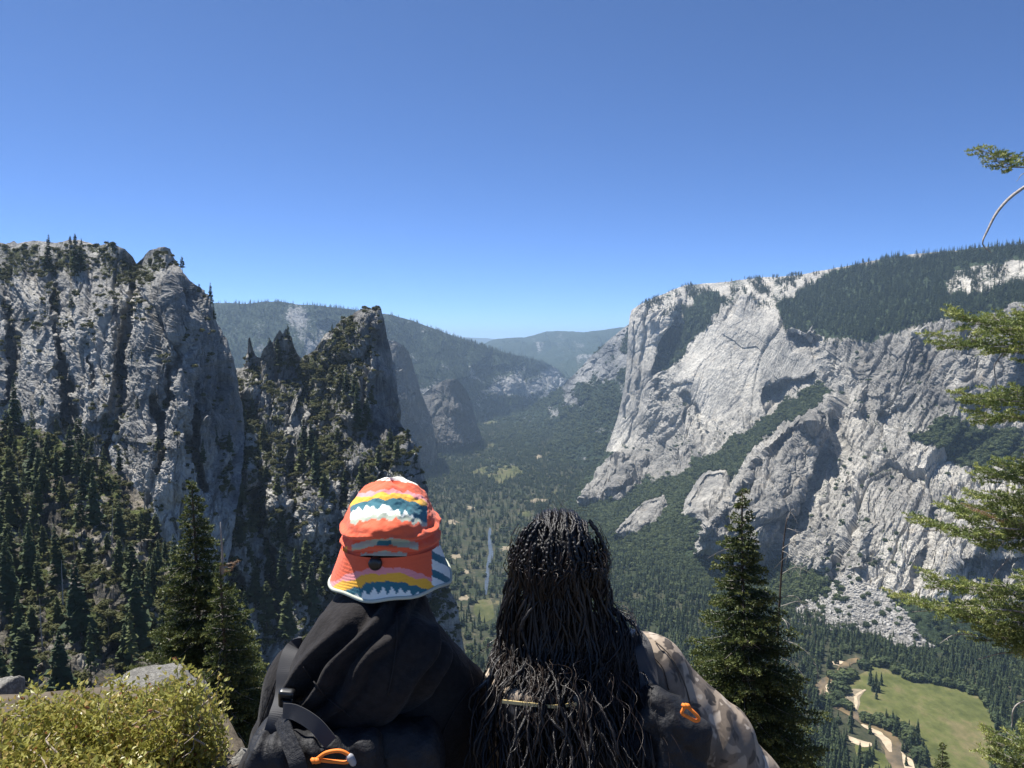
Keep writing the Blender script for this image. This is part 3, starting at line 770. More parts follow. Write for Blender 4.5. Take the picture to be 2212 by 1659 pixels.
def ribbon_ring(line, width, z):
    q = np.asarray(line, float)
    w = PZ(q[:, 0], q[:, 1], z)[:, :2]
    w = catmull(w, 8 * len(line)); t = np.gradient(w, axis=0); t /= np.linalg.norm(t, axis=1, keepdims=True)
    n = np.stack([-t[:, 1], t[:, 0]], -1)
    wd = np.interp(np.linspace(0, 1, len(w)), np.linspace(0, 1, len(width)), width)[:, None] / 2
    k = np.arange(len(w))
    e = 1 + .25 * fbm2(np.stack([k / 4., k * 0], -1), 3, 3)[:, None]; e2 = 1 + .25 * fbm2(np.stack([k / 4., k * 0 + 7], -1), 3, 5)[:, None]
    return np.vstack([w + n * wd * e, (w - n * wd * e2)[::-1]])

def Z7(*pts):      # readings taken from an enlarged crop of the lower right of the photograph
    return [(1469 + .3749 * a, 1036.9 + .3749 * b) for a, b in pts]
MEADOW = Z7((1090, 1060), (1200, 1090), (1300, 1140), (1400, 1180), (1500, 1180), (1640, 1215), (1740, 1270), (1790, 1340), (1830, 1420), (1890, 1480), (1900, 1520), (1860, 1580), (1800, 1660), (1780, 1760), (1500, 1760), (1430, 1640), (1400, 1560), (1370, 1470), (1280, 1425), (1180, 1405), (1100, 1375), (1010, 1335), (930, 1290), (950, 1200), (1000, 1150), (1070, 1100))
RIVER = Z7((1030, 1030), (960, 1060), (930, 1110), (860, 1145), (812, 1190), (815, 1240), (880, 1290), (980, 1340), (1080, 1400), (1170, 1460), (1220, 1530), (1250, 1600), (1275, 1680), (1290, 1760))
RIVER2 = [(1058, 1140), (1058, 1165), (1060, 1190), (1056, 1222), (1052, 1250), (1049, 1285)]
MEADOW2 = [(1015, 1022), (1040, 1010), (1075, 1004), (1110, 1006), (1128, 1020), (1105, 1034), (1080, 1048), (1060, 1036), (1040, 1028)]
MEADOW3 = [(1030, 911), (1050, 906), (1078, 908), (1070, 914), (1045, 917)]
CLEARING = [(1140, 1080), (1155, 1076), (1180, 1079), (1182, 1084), (1160, 1086), (1150, 1090)]
BANK2 = [(1030, 1300), (1062, 1296), (1070, 1330), (1040, 1345), (1020, 1325)]

g = 60000.0
sheet("valley_floor", [(-g, -4000), (g, -4000), (g, g), (-g, g)], FLOOR, floor_mat(), kind="structure")

def grass_mat(name, a, b_, tan, sc):
    m, nt, out = new_mat(name)
    pos = nd(nt, "ShaderNodeNewGeometry").outputs["Position"]
    n1 = noise_n(nt, mapping(nt, pos, (1 / (60. * sc), 1 / (90. * sc), 1)), 1.0, 5, .62)
    n2 = noise_n(nt, mapping(nt, pos, (1 / (9. * sc), 1 / (16. * sc), 1)), 1.0, 5, .7)
    c = ramp(nt, n1, [(.36, tuple(q * .8 for q in a)), (.5, b_), (.62, tan)])
    c = mixc(nt, ramp(nt, n2, [(.35, (0, 0, 0)), (.8, (.7, .7, .7))]), c, tuple(q * .55 for q in a))
    b = nd(nt, "ShaderNodeBsdfPrincipled", {"Base Color": c, "Roughness": .95, "Specular IOR Level": .1})
    nt.links.new(b.outputs[0], out.inputs[0])
    return m
M_GRASS = grass_mat("meadow_grass", (.075, .088, .026), (.11, .118, .038), (.16, .135, .065), 1.0)
M_SAND = simple_mat("river_sand", (.42, .34, .235), .95, .1, var=.25, vscale=.06)
M_DUST = simple_mat("bare_earth", (.21, .175, .12), .95, .1, var=.3, vscale=.05)
def water_mat(name, deep, shallow, sc):
    m, nt, out = new_mat(name)
    pos = nd(nt, "ShaderNodeNewGeometry").outputs["Position"]
    n1 = noise_n(nt, mapping(nt, pos, (1 / sc,) * 3), 1.0, 4, .6)
    c = ramp(nt, n1, [(.38, deep), (.64, shallow)])
    b = nd(nt, "ShaderNodeBsdfPrincipled", {"Base Color": c, "Roughness": .12, "Specular IOR Level": .5, "IOR": 1.33})
    bn = nd(nt, "ShaderNodeBump", {"Strength": .12, "Distance": .5, "Height": noise_n(nt, mapping(nt, pos, (1 / 3.,) * 3), 1.0, 4, .6)})
    nt.links.new(bn.outputs[0], b.inputs["Normal"])
    nt.links.new(b.outputs[0], out.inputs[0])
    return m
M_WATER = water_mat("river_water", (.055, .05, .032), (.20, .145, .08), 60)
M_WATER2 = water_mat("river_water_deep", (.05, .06, .066), (.075, .085, .09), 60)

sheet("meadow", px_ring(MEADOW, FLOOR + .5, rough=9), FLOOR + .5, M_GRASS, kind="structure")
M_GRASS2 = grass_mat("clearing_grass", (.065, .075, .028), (.095, .098, .038), (.14, .12, .065), 1.0)
sheet("meadow", px_ring(MEADOW2, FLOOR + .5, rough=12, seed=4), FLOOR + .5, M_GRASS2, kind="structure")
sheet("meadow", px_ring(MEADOW3, FLOOR + .5), FLOOR + .5, M_GRASS2, kind="structure")
sheet("clearing", px_ring(CLEARING, FLOOR + .5, rough=14, seed=6), FLOOR + .5, M_DUST, kind="structure")
sheet("meadow", px_ring(BANK2, FLOOR + .5, rough=8, seed=8), FLOOR + .5, M_GRASS2, kind="structure")
sheet("meadow", px_ring(Z7((1000, 1500), (1070, 1520), (1150, 1560), (1200, 1640), (1220, 1760), (1100, 1760), (1040, 1640)), FLOOR + .5, rough=9, seed=9), FLOOR + .5, M_GRASS, kind="structure")
sheet("sand_bank", ribbon_ring(Z7((990, 1100), (930, 1135), (870, 1160), (838, 1195), (845, 1245), (875, 1285)), [8, 15, 15, 17, 14, 8], FLOOR + 1), FLOOR + 1.0, M_SAND, kind="structure")
sheet("sand_bank", px_ring(Z7((870, 1035), (930, 1040), (965, 1062), (940, 1075), (880, 1062)), FLOOR + 1, rough=4), FLOOR + 1.0, M_SAND, kind="structure")
sheet("sand_bank", ribbon_ring(Z7((1045, 1410), (1120, 1450), (1180, 1500), (1215, 1570)), [6, 17, 18, 6], FLOOR + 1), FLOOR + 2.0, M_SAND, kind="structure")
sheet("sand_bank", px_ring(Z7((1270, 1560), (1300, 1590), (1350, 1640), (1350, 1760), (1310, 1760), (1290, 1660)), FLOOR + 1, rough=3), FLOOR + 2.0, M_SAND, kind="structure")
sheet("sand_bank", px_ring(Z7((960, 1470), (1060, 1500), (1110, 1530), (1050, 1540), (980, 1510)), FLOOR + 1, rough=5), FLOOR + 1.0, M_SAND, kind="structure")
sheet("bare_patch", px_ring(Z7((935, 1290), (960, 1225), (1010, 1205), (1060, 1215), (1030, 1270), (1010, 1330)), FLOOR + 1, rough=5), FLOOR + 1.0, M_DUST, kind="structure")
sheet("footpath", ribbon_ring(Z7((1000, 1335), (1015, 1290), (1012, 1250), (1040, 1225), (1068, 1208)), [5, 7, 6, 6, 4], FLOOR + 1), FLOOR + 1.5, M_SAND, kind="structure")
sheet("footpath", ribbon_ring(Z7((1630, 1170), (1690, 1215), (1750, 1260), (1790, 1330)), [4, 8, 9, 4], FLOOR + 1), FLOOR + 1.0, M_SAND, kind="structure")
sheet("river", ribbon_ring(RIVER, [18, 22, 28, 20, 22, 26, 30, 30, 32, 34, 38, 40, 40, 40], FLOOR + 1), FLOOR + 1.6, M_WATER, kind="structure")
sheet("river", ribbon_ring(RIVER2, [8, 15, 18, 15, 12, 6], FLOOR + 1), FLOOR + 1.6, M_WATER2, kind="structure")

GLADES = [(1135, 1112, 16), (984, 1202, 13), (1004, 1292, 15), (1078, 1302, 12), (1092, 1185, 11), (1112, 1242, 13), (1206, 1062, 12), (1182, 1150, 10), (1162, 986, 10), (1064, 962, 9), (976, 1128, 13), (1018, 1098, 10), (1240, 1180, 9), (1004, 1235, 10)]
for k_, (gx_, gy_, gr_) in enumerate(GLADES):
    a_ = np.linspace(0, 6.283, 12, endpoint=False); rr_ = gr_ * (.6 + .7 * np.random.default_rng(k_).random(12))
    sheet("clearing", px_ring(np.column_stack([gx_ + rr_ * np.cos(a_), gy_ + .42 * rr_ * np.sin(a_)]), FLOOR + .5, rough=4, seed=k_ + 20), FLOOR + .45, M_DUST if k_ % 3 else M_GRASS2, kind="structure")
# ================================================================= trees and scrub
def leaf_mat(name, lo, hi, trans=.25, rough=.75, tipc=None):
    m, nt, out = new_mat(name)
    rnd = nd(nt, "ShaderNodeObjectInfo").outputs["Random"]
    pos = nd(nt, "ShaderNodeTexCoord").outputs["Object"]
    nz = noise_n(nt, pos, 9.0, 3, .6)
    v = mathn(nt, 'ADD', mathn(nt, 'MULTIPLY', rnd, .6), mathn(nt, 'MULTIPLY', nz, .5))
    c = ramp(nt, v, [(.15, lo), (.85, hi)])
    b = nd(nt, "ShaderNodeBsdfPrincipled", {"Base Color": c, "Roughness": rough, "Specular IOR Level": .25})
    tr = nd(nt, "ShaderNodeBsdfTranslucent", {"Color": c})
    mx = nd(nt, "ShaderNodeMixShader", {0: trans})
    nt.links.new(b.outputs[0], mx.inputs[1]); nt.links.new(tr.outputs[0], mx.inputs[2])
    nt.links.new(mx.outputs[0], out.inputs[0])
    return m
M_CONIFER = leaf_mat("conifer_needles", (.030, .052, .022), (.080, .108, .040))
M_PINE = leaf_mat("pine_needles", (.046, .066, .023), (.112, .132, .043))
M_OAK = leaf_mat("broadleaf", (.034, .054, .020), (.084, .106, .036))
M_SHRUB = leaf_mat("shrub_leaves", (.050, .056, .016), (.105, .105, .032))
M_BARK = simple_mat("bark", (.085, .062, .048), .9, .1, var=.4, vscale=3.0)
M_SNAG = simple_mat("dead_wood", (.30, .275, .25), .85, .15, var=.3, vscale=4.0)

def blades(n, R, seed, t0=.08, power=.85, droop=.35, wid=.34, sparse=0.0, rise=0.0):
    """drooping branch sprays round a stem of height 1"""
    r_ = np.random.default_rng(seed)
    t = t0 + (1 - t0) * np.sort(r_.random(n)) ** .9
    lay = np.round(t * 16) / 16
    t = np.where(r_.random(n) < .6, lay + r_.normal(0, .006, n), t)
    t = np.clip(t, t0, .995)
    az = r_.random(n) * 2 * np.pi
    lob = 1 + .25 * np.sin(az * 3 + t * 20 + seed) + .2 * np.sin(t * 37 + seed)
    r = R * (1 - t) ** power * (.55 + .6 * r_.random(n)) * lob + .012
    in_ = r * r_.random(n) * .45
    dr = droop * (.4 + .9 * r_.random(n)) - rise
    w = wid * r * (.6 + .8 * r_.random(n)) + .004
    ca, sa = np.cos(az), np.sin(az)
    def pt(rad, off, z): return np.stack([rad * ca - off * sa, rad * sa + off * ca, z], -1)
    root = pt(in_, 0 * r, t - dr * in_ * .6)
    mid = in_ + (r - in_) * .55
    tw = r_.normal(0, .4, n) * w
    a = pt(mid, w, t - dr * mid * .8 - .2 * w + tw); b = pt(mid, -w, t - dr * mid * .8 - .2 * w - tw)
    tip = pt(r, 0 * r, t - dr * r * 1.15)
    v = np.stack([root, a, tip, b], 1).reshape(-1, 3)
    i = np.arange(n)[:, None] * 4
    f = np.concatenate([i + [0, 1, 2], i + [0, 2, 3]])
    return v, f
def clumps(n, seed, rx=.5, rz=.5, size=.12, z0=.0, flat=0.0):
    """leaf clumps spread over and through an uneven crown of height about 1"""
    r_ = np.random.default_rng(seed)
    d = r_.normal(size=(n, 3)); d /= np.linalg.norm(d, axis=1, keepdims=True)
    lob = 1 + .35 * vn3(d * 2.2 + seed, seed)
    rad = (.55 + .45 * r_.random(n) ** .5) * lob
    c = d * rad[:, None] * [rx, rx, rz] + [0, 0, z0 + rz]
    c[:, 2] = np.maximum(c[:, 2], .02)
    nn = d + r_.normal(0, .55, (n, 3)); nn[:, 2] += .3; nn /= np.linalg.norm(nn, axis=1, keepdims=True)
    a = np.cross(nn, r_.normal(size=(n, 3))); a /= np.linalg.norm(a, axis=1, keepdims=True); b = np.cross(nn, a)
    s = (size * (.5 + r_.random(n)))[:, None]
    v = np.stack([c - a * s, c + b * s * .8, c + a * s, c - b * s * .8], 1).reshape(-1, 3)
    i = np.arange(n)[:, None] * 4
    return v, np.concatenate([i + [0, 1, 2], i + [0, 2, 3]])
def stem(mb, h, r0, n=5, seed=0, k=5, lean=.0):
    z = np.linspace(0, h, k)
    r_ = np.random.default_rng(seed)
    pts = np.stack([lean * z ** 2 + r_.normal(0, .004, k) * (z > 0), r_.normal(0, .004, k) * (z > 0), z], -1)
    tube(mb, pts, r0 * (1 - .88 * z / h), n)

SRC = bpy.data.collections.new("forest_kinds")       # never linked to the scene: shapes for the forest's instances
def kind_conifer(name, n, R, seed, mat, **kw):
    mb = MB(); stem(mb, .95, .016, 4, seed, 3); nb = sum(len(q) for q in mb.q) + sum(len(q) for q in mb.t)
    v, f = blades(n, R, seed, **kw); mb.add(v, f)
    me = mb.mesh(name, [M_BARK, mat])
    tri = np.zeros(len(me.polygons), np.int32)
    tri[-len(f):] = 1
    me.polygons.foreach_set("material_index", tri)
    o = bpy.data.objects.new(name, me); SRC.objects.link(o); return o
def kind_clump(name, n, seed, mat, **kw):
    v, f = clumps(n, seed, **kw)
    o = bpy.data.objects.new(name, mesh_np(name, v, f, mat)); SRC.objects.link(o); return o
for k in range(4): kind_conifer("a%02d_conifer" % k, 190, .15 + .02 * (k % 3), 100 + k, M_CONIFER)
for k in range(2): kind_conifer("a%02d_pine" % (4 + k), 170, .20, 110 + k, M_PINE, t0=.22, droop=.15, power=.6)
for k in range(3): kind_clump("a%02d_oak" % (6 + k), 260, 120 + k, M_OAK, rx=.52, rz=.48, size=.13)
for k in range(3): kind_clump("a%02d_shrub" % (9 + k), 220, 130 + k, M_SHRUB, rx=.62, rz=.40, size=.12)
for k in range(2): kind_conifer("a%02d_fir" % (12 + k), 420, .13 + .03 * k, 140 + k, M_CONIFER)
for k in range(2): kind_clump("a%02d_bluebush" % (14 + k), 220, 150 + k, M_OAK, rx=.62, rz=.40, size=.12)

def scatter_group():
    ng = bpy.data.node_groups.new("forest", 'GeometryNodeTree')
    ng.interface.new_socket("Geometry", in_out='INPUT', socket_type='NodeSocketGeometry')
    ng.interface.new_socket("Geometry", in_out='OUTPUT', socket_type='NodeSocketGeometry')
    N = ng.nodes.new; L = ng.links.new
    gi = N('NodeGroupInput'); go = N('NodeGroupOutput')
    ci = N('GeometryNodeCollectionInfo'); ci.inputs['Collection'].default_value = SRC
    ci.inputs['Separate Children'].default_value = True; ci.inputs['Reset Children'].default_value = True
    iop = N('GeometryNodeInstanceOnPoints'); iop.inputs['Pick Instance'].default_value = True
    def at(nm, ty):
        a = N('GeometryNodeInputNamedAttribute'); a.data_type = ty; a.inputs['Name'].default_value = nm; return a.outputs[0]
    L(gi.outputs[0], iop.inputs['Points']); L(ci.outputs[0], iop.inputs['Instance'])
    L(at("vi", 'INT'), iop.inputs['Instance Index'])
    cmb = N('ShaderNodeCombineXYZ'); L(at("rz", 'FLOAT'), cmb.inputs[2])
    L(at("tilt", 'FLOAT'), cmb.inputs[0])
    try:
        e2r = N('FunctionNodeEulerToRotation'); L(cmb.outputs[0], e2r.inputs[0]); L(e2r.outputs[0], iop.inputs['Rotation'])
    except Exception:
        L(cmb.outputs[0], iop.inputs['Rotation'])
    L(at("sc", 'FLOAT_VECTOR'), iop.inputs['Scale'])
    L(iop.outputs[0], go.inputs[0])
    return ng
NG = scatter_group()
def scatter(name, pts, hgt, vi, wide=1.0, tilt=.03, **kw):
    n = len(pts)
    me = bpy.data.meshes.new(name)
    me.vertices.add(n); me.vertices.foreach_set("co", np.asarray(pts, np.float32).ravel())
    hgt = np.broadcast_to(hgt, (n,)); wide = np.broadcast_to(wide, (n,)) * (.85 + .35 * RNG.random(n))
    me.attributes.new("vi", 'INT', 'POINT').data.foreach_set("value", np.asarray(vi, np.int32))
    me.attributes.new("rz", 'FLOAT', 'POINT').data.foreach_set("value", (RNG.random(n) * 6.283).astype(np.float32))
    me.attributes.new("tilt", 'FLOAT', 'POINT').data.foreach_set("value", (RNG.normal(0, tilt, n)).astype(np.float32))
    me.attributes.new("sc", 'FLOAT_VECTOR', 'POINT').data.foreach_set("vector", np.stack([hgt * wide, hgt * wide, hgt], -1).astype(np.float32).ravel())
    o = obj(name, me, **kw)
    md = o.modifiers.new("forest", 'NODES'); md.node_group = NG
    return o
def to_px(p):
    p = np.asarray(p, float)
    f = p[..., 1] * CP - p[..., 2] * SP; u = p[..., 1] * SP + p[..., 2] * CP
    return W0 / 2 + F * p[..., 0] / f, H0 / 2 - F * u / f
def rint(lo, hi, n): return RNG.integers(lo, hi, n)

# ---- forest on the valley floor
def floor_points(n):
    out = []
    while sum(len(o) for o in out) < n:
        m = 60000
        Y = 1350 + (9500 - 1350) * RNG.random(m) ** 1.0
        X = Y * (-.16 + (.72 + .16) * RNG.random(m))
        x, y = to_px(np.stack([X, Y, np.full(m, FLOOR)], -1))
        keep = (x > 880) & (x < 2300) & (y < 1760)
        for poly in (MEADOW, MEADOW2, MEADOW3, CLEARING, BANK2): keep &= ~inside(poly, x, y)
        keep &= dist_line(RIVER, x, y) > 13
        keep &= ~inside(Z7((950, 540), (1230, 740), (1430, 960), (1400, 1000), (1150, 900), (900, 830), (650, 770)), x, y)
        keep &= dist_line(RIVER2, x, y) > 4.5
        dens = .5 + .5 * np.clip(.5 + 1.1 * fbm2(np.stack([X, Y], -1) / 130, 3, 201), 0, 1)
        open_ = soft_poly([(930, 1090), (1140, 1080), (1180, 1200), (1120, 1420), (940, 1420)], x, y, 30)
        dens *= 1 - .7 * open_
        dens *= 1 - .8 * soft_poly(Z7((840, 1020), (1090, 1050), (1000, 1150), (960, 1200), (940, 1290), (1010, 1340), (1400, 1560), (1500, 1760), (950, 1760), (960, 1480), (870, 1330), (780, 1200)), x, y, 6)
        for gx_, gy_, gr_ in GLADES: dens *= 1 - .85 * (np.hypot(x - gx_, (y - gy_) / .42) < gr_)
        keep &= RNG.random(m) < dens
        out.append(np.stack([X, Y, np.full(m, FLOOR - .3)], -1)[keep])
    return np.concatenate(out)[:n]
fp = floor_points(80000)
kind = np.where(RNG.random(len(fp)) < .86, rint(0, 4, len(fp)), rint(6, 9, len(fp)))
fh = np.where(kind < 6, 20 + 22 * RNG.random(len(fp)) ** 1.2, 13 + 8 * RNG.random(len(fp)))
near = fp[:, 1] < 2300
kind = np.where(near & (kind < 4) & (RNG.random(len(fp)) < .9), rint(12, 14, len(fp)), kind)
# the trees that show largest become things of their own further down
px_, py_ = to_px(fp)
vis = (px_ > 1600) & (px_ < 2212) & (py_ < 1690) & (kind != 6) & (kind != 7) & (kind != 8)
cand = np.where(vis & near)[0]
cand = cand[np.argsort(fp[cand, 1] / fh[cand])][:70]
VALLEY_TREES = [(fp[i], fh[i]) for i in cand]
rest = np.ones(len(fp), bool); rest[cand] = False
scatter("valley_forest", fp[rest], fh[rest], kind[rest], 1.0, kind="stuff", label="dark conifer forest covering the valley floor between the cliffs", cat="forest")
# oaks round the meadow
mp = px_ring(MEADOW, FLOOR, rough=0)
q = mp[rint(0, len(mp), 150)] + np.column_stack([RNG.normal(0, 14, 150), RNG.normal(0, 18, 150), np.zeros(150)])
qx, qy = to_px(q)
q = q[~((qx < 1850) & (qy > 1560)) & ~inside(MEADOW, qx, qy)]
scatter("meadow_oaks", q, 15 + 9 * RNG.random(len(q)), rint(6, 9, len(q)), 1.25, kind="stuff", label="round dark oaks lining the edge of the meadow", cat="trees")

q = px_ring(MEADOW2, FLOOR)
q = q.mean(0) + (q - q.mean(0))[rint(0, len(q), 34)] * RNG.random((34, 1)) * .9
scatter("clearing_trees", q, 22 + 16 * RNG.random(34), rint(0, 4, 34), 1.0, kind="stuff", label="conifers dotted over the small clearing far down the valley", cat="trees")
# ---- woods on the north wall and plateau
def net_scatter(name, net, n, weight, hlo, hhi, kinds, wide=1.0, **kw):
    p, idx = net.sample(n, weight)
    p = p + np.column_stack([RNG.normal(0, 2, n), RNG.normal(0, 2, n), np.zeros(n) - .4])
    return scatter(name, p, hlo + (hhi - hlo) * RNG.random(n), np.asarray(kinds)[rint(0, len(kinds), n)], wide, kind="stuff", **kw)
cl = np.clip(.35 + 1.0 * fbm2(xyD / 18, 3, 211), .02, 1)
net_scatter("plateau_forest", D_, 5200, polyD(FOREST, 4) * (.75 + .25 * cl), 24, 46, [0, 1, 2, 3], 1.05, label="dense dark conifer forest on the plateau above the right hand cliffs", cat="forest")
net_scatter("rim_trees", D_, 2600, np.clip(pl - polyD(FOREST, 8), 0, 1) * cl ** 2, 12, 30, [0, 1, 4, 5], 1.1, label="sparse pines scattered over the bare white rim slabs", cat="trees")
net_scatter("ramp_trees", D_, 900, polyD(RAMP, 3), 20, 38, [0, 1, 2, 3], 1.0, label="band of conifers filling the ramp beside the great prow", cat="trees")
bmask = 1 - inside_feats(D_, 0, 5, BUTT)
net_scatter("gully_scrub", D_, 6500, np.clip(gl * (1 - pl) + polyD(FOOT, 5) + polyD(SCRUB, 4) * .8, 0, 1) * bmask * (1 - cone), 9, 18, [6, 7, 8, 14, 15], 1.2, label="dark oak scrub filling the gullies and foot slopes of the wall", cat="scrub")
net_scatter("gully_conifers", D_, 1500, np.clip(gl * (1 - pl) + polyD(FOOT, 5), 0, 1) * bmask * (1 - cone) * cl, 18, 36, [0, 1, 2, 3], 1.0, label="conifers rising from the scrub in the wall's gullies", cat="trees")
ledge = np.clip(D_.veg - .25, 0, 1) * (1 - pl) * (1 - gl) * np.clip((D_.n[..., 2] - .35) * 2, .05, 1) * (1 - cone)
net_scatter("ledge_bushes", D_, 2600, ledge, 5, 13, [6, 7, 8, 14, 15], 1.2, label="dark bushes dotted along ledges of the grey wall", cat="bushes")
net_scatter("talus_trees", D_, 110, cone * cl, 6, 15, [0, 1, 6, 7, 14], 1.1, label="small trees scattered on the pale talus cone", cat="trees")
# ---- the far slopes
net_scatter("hillside_woods", E_, 6000, np.clip(E_.veg - .3, .02, 1), 10, 26, [0, 1, 2, 6, 7, 8], 1.1, label="scrub and conifers covering the hillside beyond the prow", cat="forest")
net_scatter("ridge_forest", F_, 9500, np.clip(F_.veg - .45, .01, 1), 26, 48, [0, 1, 2, 3], 1.1, label="blue green conifer forest covering the long ridge behind the rock towers", cat="forest")
# ---- scrub on the near cliffs
net_scatter("cliff_scrub", A, 1700, np.clip(A.veg - .18, 0, 1) ** 1.5 * np.clip((A.n[..., 2] - .2), .03, 1), 1.2, 4.0, [9, 10, 11], 1.2, label="olive shrubs clinging to ledges of the big grey cliff", cat="shrubs")
net_scatter("tower_scrub", B_, 4200, np.clip(B_.veg - .15, 0, 1) ** 1.3 * np.clip((B_.n[..., 2] - .15), .02, 1), 1.5, 5.0, [9, 10, 11], 1.2, label="olive shrubs covering the ledges of the rock towers", cat="shrubs")
net_scatter("slope_scrub", C_, 4200, np.clip(C_.veg - .2, .02, 1), .9, 3.0, [9, 10, 11], 1.3, label="low olive shrubs covering the wooded slope below the cliff", cat="shrubs")

# ---- rubble of the talus cone, built stone by stone
def rubble():
    kinds = []
    bm = bmesh.new(); bmesh.ops.create_icosphere(bm, subdivisions=1, radius=.5)
    base = np.array([v.co[:] for v in bm.verts]); fac = np.array([[v.index for v in f.verts] for f in bm.faces]); bm.free()
    n = 2800
    p, idx = D_.sample(n, cone)
    r_ = np.random.default_rng(77)
    s = 3.0 + 9 * r_.random(n) ** 3
    V = base[None] * (1 + .35 * (r_.random((n, len(base), 1)) - .5)) * (s[:, None, None] * (.6 + .8 * r_.random((n, 1, 3))))
    ang = r_.random(n) * 6.28; c, s_ = np.cos(ang)[:, None], np.sin(ang)[:, None]
    V = np.stack([V[..., 0] * c - V[..., 1] * s_, V[..., 0] * s_ + V[..., 1] * c, V[..., 2]], -1) + p[:, None]
    f = (fac[None] + (np.arange(n) * len(base))[:, None, None]).reshape(-1, 3)
    obj("talus_rubble", mesh_np("talus_rubble", V.reshape(-1, 3), f, simple_mat("talus_stone", (.33, .315, .285), .9, .1, var=.35, vscale=.03)), kind="stuff", label="pale grey boulder rubble fanning out below the right hand cliff", cat="rubble")
rubble()

# ---- single trees
def tree_meshes(name, n, R, seed, mat, h=1.0, bark=None, **kw):
    mb = MB(); stem(mb, .97, .013, 6, seed, 6)
    r_ = np.random.default_rng(seed + 5)
    for k in range(10):
        z = .12 + .5 * r_.random(); a = r_.random() * 6.28; L_ = R * (1 - z) * .8
        tube(mb, [(0, 0, z), (L_ * .5 * math.cos(a), L_ * .5 * math.sin(a), z - .004), (L_ * math.cos(a), L_ * math.sin(a), z - .03)], [.003, .002, .0008], 3, False)
    tr = mb.mesh(name + "_trunk", bark or M_BARK)
    cr = None
    if n:
        v, f = blades(n, R, seed, **kw); cr = mesh_np(name + "_crown", v, f, mat)
    return tr, cr
TREE_KINDS = [tree_meshes("fir%d" % k, 620, .125 + .02 * k, 300 + k, M_CONIFER, wid=.30, power=.8) for k in range(3)] + \
             [tree_meshes("pine%d" % k, 520, .17, 310 + k, M_PINE, t0=.25, droop=.12, power=.55, wid=.30) for k in range(3)] + \
             [tree_meshes("sparse%d" % k, 240, .13, 320 + k, M_PINE, t0=.30, droop=.3, power=.7, wid=.30) for k in range(2)] + \
             [tree_meshes("snag", 0, .08, 330, None, bark=M_SNAG)]
def tree(pos, h, k, label, group, name="conifer_tree", wide=1.0, lean=0.0):
    e = bpy.data.objects.new(name, None); link(e)
    e.empty_display_size = 1.0
    e.location = pos; e.scale = (h * wide, h * wide, h); e.rotation_euler = (RNG.normal(0, .02), lean, RNG.random() * 6.283)
    tag(e, label, "tree", group)
    tr, cr = TREE_KINDS[k]
    o = bpy.data.objects.new("trunk", tr); link(o, e)
    if cr:
        o = bpy.data.objects.new("crown", cr); link(o, e)
    return e
def at_net(net, x, y):
    i = np.argmin((net.x - x) ** 2 + (net.y - y) ** 2)
    return net.pos.reshape(-1, 3)[i]
def slope_label(p, h, k):
    x, y = to_px(p)
    kind = "dark fir" if k < 3 else "olive green pine" if k < 6 else "thin sparse pine" if k < 8 else "bare dead trunk"
    size = "tall" if h > 27 else "middling" if h > 21 else "short"
    zone = "along the foot of the big grey cliff" if y < 1120 and x < 300 else "beside the gully of white rubble under the cliff" if x > 290 and y < 1330 else \
        "halfway down the wooded slope" if y < 1300 else "low on the wooded slope above the shrubs"
    return size + " " + kind + " growing " + zone
def tower_label(x, y, hp, k):
    kind = "dark fir" if k < 3 else "olive pine" if k < 6 else "sparse pine"
    size = "big" if hp > 75 else "middling" if hp > 42 else "small"
    zone = "on the crest of the rock towers" if y < 810 else "below the sheer dark face of the tower" if x > 740 and y < 1120 else "in the deep cleft between cliff and towers" if x < 660 and y < 1160 else \
        "at the mouth of the cleft, behind the bushy fir" if x < 760 else "on the shoulder behind the sun hat"
    return size + " " + kind + " " + zone
def crack_label(x, y, hp, k):
    kind = "dark fir" if k < 3 else "olive pine"
    size = "larger" if hp > 36 else "small"
    return size + " " + kind + (" rooted high on the face of the big grey cliff" if y < 800 else " rooted low on the big grey cliff")
